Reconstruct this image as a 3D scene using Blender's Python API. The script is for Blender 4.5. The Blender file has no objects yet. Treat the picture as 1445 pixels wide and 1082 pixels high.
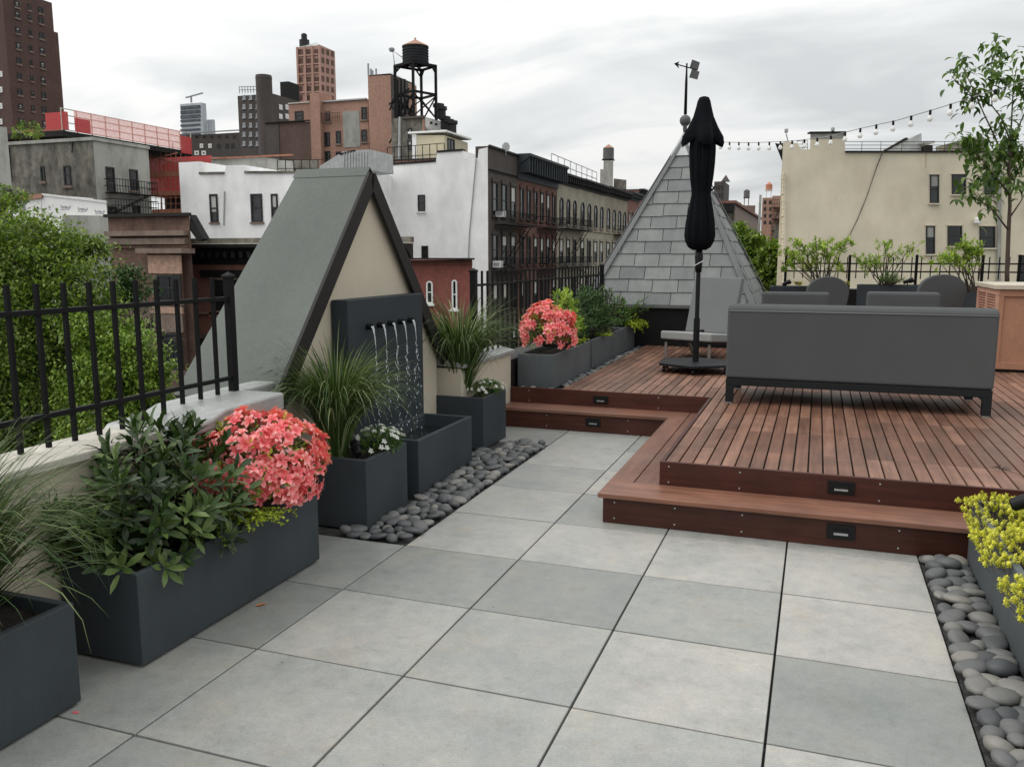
import bpy, math, random
import numpy as np
from mathutils import Vector
random.seed(7); rng = np.random.default_rng(7)
SC = bpy.context.scene
R = math.radians

# ------------------------------------------------------------------ camera
CAM = np.array([1.9088, -3.7017, 1.4565]); FPX = 1190.16; PITCH = .14974; YAW = .34534
cd = bpy.data.cameras.new('camera'); co = bpy.data.objects.new('camera', cd); SC.collection.objects.link(co)
cd.sensor_width = 36; cd.lens = FPX / 1445 * 36; cd.clip_start = .05; cd.clip_end = 6000
co.location = CAM; co.rotation_euler = (math.pi / 2 - PITCH, 0, YAW); SC.camera = co

# ------------------------------------------------------------------ light
SC.view_settings.view_transform = 'Standard'; SC.view_settings.look = 'None'
SC.view_settings.exposure = 0.0; SC.view_settings.gamma = 1
SUN_EL, SUN_AZ = R(48), R(-112)
W = bpy.data.worlds.new("World"); SC.world = W; W.use_nodes = True
nt = W.node_tree; nt.nodes.clear()
def wn(t, **k):
    n = nt.nodes.new(t)
    for a, b in k.items(): setattr(n, a, b)
    return n
def wm(op, a, b=None):
    n = wn('ShaderNodeMath', operation=op)
    for i, v in enumerate((a, b)):
        if v is None: continue
        if isinstance(v, (int, float)): n.inputs[i].default_value = v
        else: nt.links.new(v, n.inputs[i])
    return n.outputs[0]
sky = wn('ShaderNodeTexSky', sky_type='NISHITA'); sky.sun_disc = False
sky.sun_elevation = SUN_EL; sky.sun_rotation = SUN_AZ
tc = wn('ShaderNodeTexCoord'); sp = wn('ShaderNodeSeparateXYZ'); nt.links.new(tc.outputs['Generated'], sp.inputs[0])
zz = wm('MAXIMUM', sp.outputs[2], 0.0); den = wm('ADD', zz, 0.16)
cb = wn('ShaderNodeCombineXYZ'); nt.links.new(wm('DIVIDE', sp.outputs[0], den), cb.inputs[0]); nt.links.new(wm('DIVIDE', sp.outputs[1], den), cb.inputs[1])
mp = wn('ShaderNodeMapping'); nt.links.new(cb.outputs[0], mp.inputs[0]); mp.inputs['Location'].default_value = (3.1, 1.4, 0); mp.inputs['Scale'].default_value = (.55, .8, 1); mp.inputs['Rotation'].default_value = (0, 0, .35)
n1 = wn('ShaderNodeTexNoise'); nt.links.new(mp.outputs[0], n1.inputs['Vector']); n1.inputs['Scale'].default_value = 1.9; n1.inputs['Detail'].default_value = 7; n1.inputs['Roughness'].default_value = .5; n1.inputs['Distortion'].default_value = .5
n2 = wn('ShaderNodeTexNoise'); nt.links.new(mp.outputs[0], n2.inputs['Vector']); n2.inputs['Scale'].default_value = .35; n2.inputs['Detail'].default_value = 2
cl = wm('ADD', wm('MULTIPLY', n1.outputs[0], .65), wm('MULTIPLY', n2.outputs[0], .35))
rp = wn('ShaderNodeValToRGB'); nt.links.new(cl, rp.inputs[0])
e = rp.color_ramp.elements
e[0].position = .41; e[0].color = (.62, .645, .655, 1)
e[1].position = .56; e[1].color = (.90, .90, .885, 1)
m_ = e.new(.49); m_.color = (.75, .77, .775, 1)
br = wm('ADD', wm('ADD', wm('MULTIPLY', zz, 1.05), .93), wm('MULTIPLY', wm('ADD', wm('MULTIPLY', sp.outputs[0], -.8), wm('MULTIPLY', sp.outputs[1], -.25)), .11))
vm = wn('ShaderNodeVectorMath', operation='SCALE'); nt.links.new(rp.outputs[0], vm.inputs[0]); nt.links.new(br, vm.inputs['Scale'])
b1 = wn('ShaderNodeBackground'); nt.links.new(sky.outputs[0], b1.inputs[0]); b1.inputs[1].default_value = .1
b2 = wn('ShaderNodeBackground'); nt.links.new(vm.outputs[0], b2.inputs[0]); b2.inputs[1].default_value = 1.0
mx = wn('ShaderNodeMixShader'); mx.inputs[0].default_value = .97; nt.links.new(b1.outputs[0], mx.inputs[1]); nt.links.new(b2.outputs[0], mx.inputs[2])
ow = wn('ShaderNodeOutputWorld'); nt.links.new(mx.outputs[0], ow.inputs[0])
sl = bpy.data.lights.new('sun', 'SUN'); sl.energy = 1.35; sl.angle = R(45); sl.color = (1, .96, .9)
so = bpy.data.objects.new('sun', sl); SC.collection.objects.link(so)
sd = Vector((math.sin(SUN_AZ) * math.cos(SUN_EL), math.cos(SUN_AZ) * math.cos(SUN_EL), math.sin(SUN_EL)))
so.rotation_euler = sd.to_track_quat('Z', 'Y').to_euler(); so.location = (0, 0, 40)

# ------------------------------------------------------------------ geometry from the photograph's camera
_c, _s = math.cos(YAW), math.sin(YAW)
FW = np.array([-_s * math.cos(PITCH), _c * math.cos(PITCH), -math.sin(PITCH)]); RT = np.array([_c, _s, 0.]); UPV = np.cross(RT, FW)
def ray(x, y): return FW * FPX + RT * (x - 722.5) - UPV * (y - 541)
def onz(x, y, z): d = ray(x, y); return CAM + d * ((z - CAM[2]) / d[2])
def onx(x, y, X): d = ray(x, y); return CAM + d * ((X - CAM[0]) / d[0])
def ony(x, y, Y): d = ray(x, y); return CAM + d * ((Y - CAM[1]) / d[1])
def at(x, y, D): d = ray(x, y); return CAM + d * (D / (-_s * d[0] + _c * d[1]))
GZ = -16.0

# ------------------------------------------------------------------ materials
def s2l(c): return tuple(((v / 255) / 12.92 if v <= 10 else ((v / 255 + .055) / 1.055) ** 2.4) for v in c)
class NT:
    def __init__(s, name):
        s.m = bpy.data.materials.new(name); s.m.use_nodes = True; s.t = s.m.node_tree; s.b = s.t.nodes['Principled BSDF']; s.o = s.t.nodes['Material Output']
    def n(s, t, **k):
        n = s.t.nodes.new(t)
        for a, b in k.items(): setattr(n, a, b)
        return n
    def l(s, a, b): s.t.links.new(a, b)
    def coord(s, scale=(1, 1, 1), kind='Object'):
        c = s.n('ShaderNodeTexCoord'); m = s.n('ShaderNodeMapping'); s.l(c.outputs[kind], m.inputs[0]); m.inputs['Scale'].default_value = scale; return m.outputs[0]
    def noise(s, vec, scale, detail=4, rough=.55):
        n = s.n('ShaderNodeTexNoise'); s.l(vec, n.inputs['Vector']); n.inputs['Scale'].default_value = scale; n.inputs['Detail'].default_value = detail; n.inputs['Roughness'].default_value = rough; return n.outputs[0]
    def ramp(s, f, stops):
        r = s.n('ShaderNodeValToRGB'); s.l(f, r.inputs[0]); e = r.color_ramp.elements
        e[0].position, e[0].color = stops[0][0], (*stops[0][1], 1); e[1].position, e[1].color = stops[-1][0], (*stops[-1][1], 1)
        for p, c in stops[1:-1]: x = e.new(p); x.color = (*c, 1)
        return r.outputs[0]
    def mul(s, a, b, f=1.0, mode='MULTIPLY'):
        m = s.n('ShaderNodeMix', data_type='RGBA', blend_type=mode)
        for sock, v in ((m.inputs[6], a), (m.inputs[7], b), (m.inputs[0], f)):
            if isinstance(v, tuple): sock.default_value = (*v, 1)
            elif isinstance(v, (int, float)): sock.default_value = v
            else: s.l(v, sock)
        return m.outputs[2]
    def bump(s, h, st=.3, d=.01):
        b = s.n('ShaderNodeBump'); b.inputs['Strength'].default_value = st; b.inputs['Distance'].default_value = d; s.l(h, b.inputs['Height']); s.l(b.outputs[0], s.b.inputs['Normal'])
    def attr(s, name='rnd'): a = s.n('ShaderNodeAttribute', attribute_name=name); return a.outputs['Fac']
def sc(c, k): return tuple(min(1, v * k) for v in c)
def plain(name, col, rough=.6, var=.25, scale=3., bump=.15, bscale=60., metal=0., stretch=(1, 1, 1), fine=.12, bd=.003):
    M = NT(name); v = M.coord(stretch); f = M.noise(v, scale, 6, .6)
    c = M.ramp(f, [(.3, sc(col, 1 - var)), (.7, sc(col, 1 + var))])
    if 'planter' in name or 'panel' in name:
        dr = M.noise(M.coord((1, 1, .12)), 9, 8, .75); c = M.mul(c, M.ramp(dr, [(.34, (.92,) * 3), (.55, (1.,) * 3), (.75, (1.14, 1.13, 1.11))]))
        sp2 = M.noise(M.coord(), 34, 5, .8); c = M.mul(c, M.ramp(sp2, [(.64, (1,) * 3), (.76, (1.4, 1.38, 1.33))]))
    g = M.noise(M.coord(), bscale, 3)
    c = M.mul(c, M.ramp(g, [(.3, (1 - fine,) * 3), (.7, (1 + fine * .6,) * 3)]))
    M.l(c, M.b.inputs['Base Color']); M.b.inputs['Roughness'].default_value = rough; M.b.inputs['Metallic'].default_value = metal
    if bump: M.bump(g, bump, bd)
    return M.m
def leafmat(name, c0, c1, c2, rough=.5, trans=.25, tint=(1, 1, 1)):
    M = NT(name); f = M.attr()
    c = M.ramp(f, [(0., c0), (.5, c1), (1., c2)])
    if 'coral' in name: c = M.mul(c, M.ramp(M.n('ShaderNodeObjectInfo').outputs['Random'], [(0., (.80, .72, .74)), (.5, (1., 1., 1.)), (1., (1.1, 1.35, 1.3))]))
    M.l(c, M.b.inputs['Base Color']); M.b.inputs['Roughness'].default_value = rough; M.b.inputs['Specular IOR Level'].default_value = .35
    t = M.n('ShaderNodeBsdfTranslucent'); M.l(M.mul(c, (1.1, 1.25, .6)), t.inputs[0]); x = M.n('ShaderNodeMixShader'); x.inputs[0].default_value = trans
    M.l(M.b.outputs[0], x.inputs[1]); M.l(t.outputs[0], x.inputs[2]); M.l(x.outputs[0], M.o.inputs[0]); return M.m
def brickmat(name, c1, c2, mortar, bw=.22, bh=.075, rough=.85, stain=.45, sscale=.35):
    M = NT(name); tcn = M.n('ShaderNodeTexCoord'); g = M.n('ShaderNodeSeparateXYZ'); M.l(tcn.outputs['Object'], g.inputs[0])
    a = M.n('ShaderNodeMath', operation='ADD'); M.l(g.outputs[0], a.inputs[0]); M.l(g.outputs[1], a.inputs[1])
    cb = M.n('ShaderNodeCombineXYZ'); M.l(a.outputs[0], cb.inputs[0]); M.l(g.outputs[2], cb.inputs[1])
    b = M.n('ShaderNodeTexBrick'); M.l(cb.outputs[0], b.inputs[0]); b.inputs['Scale'].default_value = 1; b.inputs['Brick Width'].default_value = bw; b.inputs['Row Height'].default_value = bh; b.inputs['Mortar Size'].default_value = .008
    b.inputs['Color1'].default_value = (*c1, 1); b.inputs['Color2'].default_value = (*c2, 1); b.inputs['Mortar'].default_value = (*mortar, 1)
    f = M.noise(M.coord((1, 1, .45)), sscale, 8, .65); f2 = M.noise(M.coord(), 3.5, 4)
    c = M.mul(b.outputs[0], M.ramp(f, [(.32, (1 - stain,) * 3), (.66, (1.15,) * 3)])); c = M.mul(c, M.ramp(f2, [(.3, (.8,) * 3), (.7, (1.12,) * 3)]))
    M.l(c, M.b.inputs['Base Color']); M.b.inputs['Roughness'].default_value = rough; return M.m
def wallmat(name, col, stain=(.5, .5, .5), amt=.35, rough=.85):
    M = NT(name); f = M.noise(M.coord((1, 1, .38)), .9, 9, .72); g = M.noise(M.coord(), .3, 5); h = M.noise(M.coord(), 45, 3)
    c = M.mul(col, M.ramp(f, [(.34, sc(stain, 1)), (.56, (1.03,) * 3)]), amt); c = M.mul(c, M.ramp(g, [(.35, (.84,) * 3), (.65, (1.04,) * 3)]))
    if 'dark_render' in name: c = M.mul(c, M.ramp(M.noise(M.coord((1, 1, .6)), 1.5, 10, .8), [(.40, (.55, .52, .48)), (.5, (1, 1, 1)), (.62, (1.5, 1.45, 1.35))]))
    M.l(c, M.b.inputs['Base Color']); M.b.inputs['Roughness'].default_value = rough; M.bump(h, .25, .004); return M.m

def glass(name, col=(.018, .022, .026), rough=.08):
    M = NT(name); c = M.ramp(M.noise(M.coord(), .9, 3), [(.35, sc(col, .5)), (.65, sc(col, 2.2))]); M.l(c, M.b.inputs['Base Color']); M.b.inputs['Roughness'].default_value = rough; M.b.inputs['Specular IOR Level'].default_value = .6; return M.m

# floor tiles
def tilemat():
    M = NT('porcelain_paver'); r = M.attr(); v0 = M.coord(); of = M.n('ShaderNodeVectorMath', operation='ADD'); M.l(v0, of.inputs[0])
    ml = M.n('ShaderNodeVectorMath', operation='SCALE'); ml.inputs[0].default_value = (37., 91., 13.); M.l(M.attr('tid'), ml.inputs['Scale']); M.l(ml.outputs[0], of.inputs[1]); v = of.outputs[0]
    base = M.ramp(r, [(0., (.215, .225, .215)), (.3, (.270, .278, .266)), (.62, (.328, .330, .316)), (1., (.385, .372, .350))])
    big = M.noise(v, 2.6, 9, .72); mid = M.noise(v, 15, 10, .82); fin = M.noise(v0, 170, 5, .9)
    c = M.mul(base, M.ramp(big, [(.33, (.80, .82, .82)), (.44, (.92, .93, .93)), (.52, (1., .995, .98)), (.66, (1.11, 1.08, 1.03))]))
    c = M.mul(c, M.ramp(mid, [(.32, (.78, .775, .76)), (.46, (.97, .97, .965)), (.56, (1.03, 1.03, 1.03)), (.70, (1.18, 1.17, 1.15))]))
    rust = M.noise(v, 3.4, 9, .78)
    c = M.mul(c, M.mul(c, (1.16, .97, .78)), M.ramp(rust, [(.53, (0, 0, 0)), (.70, (.45,) * 3)]), 'MIX')
    spk = M.ramp(fin, [(.32, (.66, .66, .64)), (.45, (.96, .96, .96)), (.56, (1.03, 1.03, 1.03)), (.70, (1.28, 1.28, 1.25))])
    dot = M.noise(v, 21, 2, .5); c = M.mul(c, M.ramp(dot, [(.19, (.45, .44, .42)), (.225, (1, 1, 1))]))
    c = M.mul(c, spk)
    M.l(c, M.b.inputs['Base Color']); rr = M.ramp(mid, [(.3, (.40,) * 3), (.7, (.56,) * 3)]); M.l(rr, M.b.inputs['Roughness']); M.bump(fin, .12, .002); M.b.inputs['Specular IOR Level'].default_value = .5
    return M.m
def woodmat(name, c0, c1, c2, axis='y', rough=.5, grey=.0):
    M = NT(name); st = (38, 2.2, 38) if axis == 'y' else (2.2, 38, 38)
    v = M.coord(st); g = M.noise(v, 1.0, 5, .6); r = M.attr(); bl = M.noise(M.coord(), 5, 4)
    base = M.ramp(r, [(0., c0), (.5, c1), (1., c2)])
    c = M.mul(base, M.ramp(g, [(.3, (.68, .66, .66)), (.7, (1.18, 1.16, 1.14))])); c = M.mul(c, M.ramp(bl, [(.3, (.8,) * 3), (.7, (1.12,) * 3)]))
    if grey: 
        w = M.noise(M.coord(), 1.1, 5, .6); c = M.mul(c, (.14, .125, .115), M.ramp(w, [(.45, (0, 0, 0)), (.75, (grey,) * 3)]), 'MIX')
    M.l(c, M.b.inputs['Base Color']); M.b.inputs['Roughness'].default_value = rough; M.bump(g, .3, .002); M.b.inputs['Specular IOR Level'].default_value = .28; return M.m

MT = {}
MT['tile'] = tilemat()
MT['joint'] = plain('paver_joint', (.02, .02, .02), .9)
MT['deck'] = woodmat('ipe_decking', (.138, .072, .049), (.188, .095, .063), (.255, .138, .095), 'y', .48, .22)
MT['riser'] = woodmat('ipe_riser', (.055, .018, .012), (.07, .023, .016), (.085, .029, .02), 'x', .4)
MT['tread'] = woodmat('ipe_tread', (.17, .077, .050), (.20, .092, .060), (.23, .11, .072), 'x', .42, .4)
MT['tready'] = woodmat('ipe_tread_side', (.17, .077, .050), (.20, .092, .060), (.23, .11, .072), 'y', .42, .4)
MT['planter'] = plain('planter_fibrestone', (.038, .047, .054), .6, .16, 2.5, .12, 180, fine=.08)
MT['planterlight'] = plain('planter_pale_grey', (.075, .086, .092), .6, .14, 2.5, .12, 180, fine=.08)  # paler grey version of the planter finish, for the deck row and right planter
MT['soil'] = plain('potting_soil', (.022, .016, .012), .95, .5, 14, 1, 90, fine=.4, bd=.02)
MT['panel'] = plain('fountain_panel', (.026, .035, .042), .6, .2, 1.6, .1, 140)
MT['stucco'] = wallmat('cream_stucco', (.58, .52, .415), (.82, .8, .76), .4)
MT['coping'] = plain('coping_stone', (.50, .47, .41), .7, .15, 4, .2, 90)
MT['lead'] = plain('grey_sheet_metal', (.36, .37, .36), .42, .16, 2.4, .06, 30, metal=.25)
MT['roofmetal'] = plain('weathered_green_metal', (.066, .080, .070), .5, .2, 1.8, .08, 40, stretch=(1, 1, .5))
MT['fascia'] = plain('dark_fascia', (.018, .016, .015), .6, .2, 3)
MT['iron'] = plain('black_iron', (.0045, .0045, .005), .6, .3, 8, .1, 120)
MT['slatehip'] = plain('grey_zinc_hip', (.115, .12, .12), .5, .15, 3, metal=.2)
MT['blackpaint'] = plain('black_paint', (.006, .0065, .007), .5, .2, 5)
MT['fabric'] = plain('grey_outdoor_fabric', (.165, .172, .174), .95, .05, 2, .4, 420, fine=.16, bd=.0015)
MT['fabricd'] = plain('charcoal_outdoor_fabric', (.086, .090, .092), .95, .05, 2, .4, 420, fine=.16, bd=.0015)
MT['fabricl'] = plain('light_grey_fabric', (.30, .305, .30), .95, .05, 2, .4, 420, fine=.14, bd=.0015)
MT['sofaframe'] = plain('sofa_frame', (.010, .012, .014), .5, .1, 4)
MT['brolly'] = plain('black_canvas', (.0045, .0055, .0075), .9, .25, 6, .4, 260)
MT['teak'] = woodmat('teak', (.22, .13, .08), (.28, .16, .10), (.33, .19, .12), 'x', .5)
MT['greyteak'] = plain('weathered_teak', (.20, .18, .16), .7, .2, 10, stretch=(1, 1, .2))
MT['cabtop'] = plain('cabinet_top', (.50, .44, .35), .5, .12, 4)
MT['cabinet'] = plain('terracotta_wood', (.36, .175, .105), .55, .12, 5, .1, 60)
MT['cabside'] = plain('salmon_wood', (.50, .27, .19), .55, .12, 5, .1, 60)
MT['water'] = NT('water').m
def _w():
    M = NT('falling_water'); M.b.inputs['Base Color'].default_value = (.85, .9, .92, 1); M.b.inputs['Roughness'].default_value = .08; M.b.inputs['Transmission Weight'].default_value = .45; M.b.inputs['IOR'].default_value = 1.33; return M.m
MT['spray'] = _w()
def _w2():
    M = NT('basin_water'); M.b.inputs['Base Color'].default_value = (.012, .016, .017, 1); M.b.inputs['Roughness'].default_value = .05; n = M.noise(M.coord(), 25, 3); M.bump(n, .5, .01); return M.m
MT['pool'] = _w2()
MT['white'] = plain('white_paint', (.75, .75, .73), .6, .08, 4)
MT['whitewall'] = wallmat('whitewashed_wall', (.90, .905, .90), (.55, .54, .52), .22)
MT['blacktar'] = plain('black_tar', (.02, .02, .02), .8, .3, 2)
MT['greyconc'] = wallmat('grey_render', (.36, .36, .33), (.35, .34, .32), .6)
MT['greydark'] = wallmat('weathered_dark_render', (.17, .162, .138), (.35, .33, .31), .8)
MT['brickbrown'] = brickmat('brown_brick', (.11, .064, .050), (.09, .052, .042), (.12, .09, .075), stain=.25)
MT['brickdark'] = brickmat('dark_tower_brick', (.095, .047, .036), (.078, .038, .030), (.1, .07, .06), stain=.2)
MT['brickgrey'] = brickmat('grey_brown_brick', (.075, .062, .056), (.065, .055, .050), (.08, .07, .065), stain=.2)
MT['brickred'] = brickmat('red_brick', (.22, .085, .06), (.18, .07, .05), (.24, .15, .12), stain=.3)
MT['brickred2'] = brickmat('fresh_red_brick', (.20, .055, .04), (.175, .048, .036), (.25, .10, .08), stain=.12)
MT['bricksalmon'] = brickmat('salmon_brick', (.37, .205, .15), (.33, .185, .135), (.36, .24, .19), stain=.16)
MT['brickbay'] = brickmat('weathered_brown_brick', (.17, .085, .06), (.12, .062, .045), (.2, .15, .12), stain=.55, sscale=.8)
MT['facbrown'] = brickmat('charcoal_brownstone', (.075, .060, .052), (.062, .050, .044), (.06, .05, .045), stain=.3)
MT['facred'] = brickmat('rust_brownstone', (.15, .065, .045), (.12, .052, .038), (.1, .06, .05), stain=.4)
MT['facbeige'] = plain('beige_facade', (.30, .275, .215), .85, .2, .5, .0, 3)
MT['facbeige2'] = plain('tan_facade', (.26, .23, .175), .85, .2, .5, .0, 3)
MT['darktrim'] = plain('dark_blue_cornice', (.030, .038, .043), .6, .2, 2)
MT['blacktrim'] = plain('black_cornice', (.012, .012, .012), .6, .2, 2)
MT['stone'] = plain('brown_stone_trim', (.20, .15, .12), .85, .3, 1.5)
MT['terracotta'] = plain('terracotta_panel', (.42, .27, .20), .85, .3, 5)
MT['pinkstone'] = plain('pink_precast', (.42, .25, .20), .8, .08, 1)
MT['glass'] = glass('window_glass', (.010, .012, .014), .12); MT['glassb'] = glass('tower_glass', (.03, .038, .05), .15)
MT['winframe'] = plain('dark_window_frame', (.03, .03, .03), .6, .2, 3)
MT['blind'] = plain('window_blind', (.50, .50, .47), .8, .1, 2)
MT['brownpane'] = plain('bronze_pane', (.09, .025, .02), .3, .3, 2)
MT['silver'] = plain('silver_cladding', (.42, .45, .48), .5, .08, .5)
MT['zinc'] = plain('corrugated_zinc', (.40, .42, .42), .45, .2, 3, metal=.3)
MT['cream'] = wallmat('cream_render', (.70, .635, .49), (.74, .68, .62), .3)
MT['yellowr'] = wallmat('pale_yellow_render', (.56, .50, .36), (.8, .78, .7), .3)
MT['tank'] = plain('dark_tank_wood', (.022, .024, .026), .8, .35, 2, stretch=(12, 12, .3))
MT['tankroof'] = plain('tank_cone', (.36, .19, .13), .7, .1, 2)
MT['tankorange'] = plain('orange_tank_wood', (.48, .20, .12), .8, .15, 2)
MT['tankgrey'] = plain('grey_tank_wood', (.11, .11, .11), .8, .2, 2)
MT['bark'] = plain('bark', (.085, .065, .050), .9, .35, 8, .6, 40, stretch=(1, 1, .2))
MT['asphalt'] = plain('asphalt', (.05, .05, .05), .9, .2, .5)
MT['tyvek'] = plain('white_house_wrap', (.80, .80, .78), .5, .06, 1)
MT['inkgrey'] = plain('grey_ink', (.30, .31, .33), .6, .05, 3)
def netmat(name, col, alpha):
    M = NT(name); M.b.inputs['Base Color'].default_value = (*col, 1); M.b.inputs['Roughness'].default_value = .8
    t = M.n('ShaderNodeBsdfTransparent'); x = M.n('ShaderNodeMixShader'); f = M.noise(M.coord(), 9, 5, .7); r = M.ramp(f, [(.3, (alpha - .15,) * 3), (.7, (min(1, alpha + .2),) * 3)])
    M.l(r, x.inputs[0]); M.l(t.outputs[0], x.inputs[1]); M.l(M.b.outputs[0], x.inputs[2]); M.l(x.outputs[0], M.o.inputs[0]); return M.m
MT['netpink'] = netmat('pale_orange_netting', (.88, .42, .36), .38)
MT['netred'] = netmat('red_netting', (.55, .075, .075), .86)
MT['clay'] = plain('rusty_steel', (.32, .13, .08), .8, .3, 3)
for _k, _v in dict(iron=.18, blackpaint=.25, brolly=.1, planter=.28, panel=.28, sofaframe=.25, fascia=.25, blacktrim=.2, darktrim=.25, blacktar=.2, fabric=.15, fabricd=.15, fabricl=.15, winframe=.25, tank=.2, stucco=.2, cream=.2, whitewall=.3, roofmetal=.35).items(): MT[_k].node_tree.nodes['Principled BSDF'].inputs['Specular IOR Level'].default_value = _v
# foliage
MT['treeleaf'] = leafmat('street_tree_leaf', (.034, .062, .012), (.13, .20, .034), (.33, .42, .10), .5, .38)
MT['limetree'] = leafmat('lime_tree_leaf', (.06, .11, .015), (.15, .24, .03), (.32, .43, .07))
MT['treeleaf2'] = leafmat('dark_tree_leaf', (.018, .042, .012), (.035, .08, .018), (.07, .13, .03))
MT['laurel'] = leafmat('broad_green_leaf', (.014, .030, .009), (.042, .080, .018), (.13, .19, .055), .34, .12)
MT['grass'] = leafmat('grass_blade', (.028, .058, .014), (.075, .125, .03), (.30, .34, .17), .5, .2)
MT['lime'] = leafmat('lime_leaf', (.17, .25, .02), (.32, .42, .03), (.50, .55, .06), .5, .25)
MT['yellow'] = leafmat('yellow_sedum_leaf', (.26, .30, .03), (.62, .58, .045), (.76, .72, .10), .6, .25)
MT['candy'] = leafmat('fine_green_leaf', (.045, .10, .02), (.085, .17, .03), (.15, .25, .05), .5, .2)
MT['azleaf'] = leafmat('azalea_leaf', (.03, .05, .012), (.09, .14, .02), (.28, .38, .04), .5, .2)
MT['coral'] = leafmat('coral_petal', (.58, .045, .07), (.84, .145, .165), (.94, .44, .44), .6, .25)
MT['whitepetal'] = leafmat('white_petal', (.7, .7, .72), (.82, .82, .84), (.88, .88, .88), .6, .2)
MT['purple'] = leafmat('purple_leaf', (.06, .03, .04), (.10, .05, .07), (.14, .08, .10), .5, .1)
MT['ytree'] = leafmat('young_tree_leaf', (.035, .070, .018), (.085, .15, .038), (.20, .29, .08), .45, .35)
MT['gold'] = leafmat('golden_leaf', (.14, .22, .03), (.26, .38, .05), (.42, .52, .09), .5, .25)
def pebmat(name, a, b, c):
    M = NT(name); o = M.n('ShaderNodeObjectInfo'); cc = M.ramp(o.outputs['Random'], [(0., a), (.75, b), (1., c)]); f = M.noise(M.coord(), 30, 5)
    cc = M.mul(cc, M.ramp(f, [(.3, (.85,) * 3), (.7, (1.12,) * 3)])); M.l(cc, M.b.inputs['Base Color']); M.b.inputs['Roughness'].default_value = .55; M.bump(M.noise(M.coord(), 150, 3), .15, .001); return M.m
MT['pebble'] = pebmat('beach_pebble', (.06, .065, .070), (.125, .127, .125), (.24, .225, .20))

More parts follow.
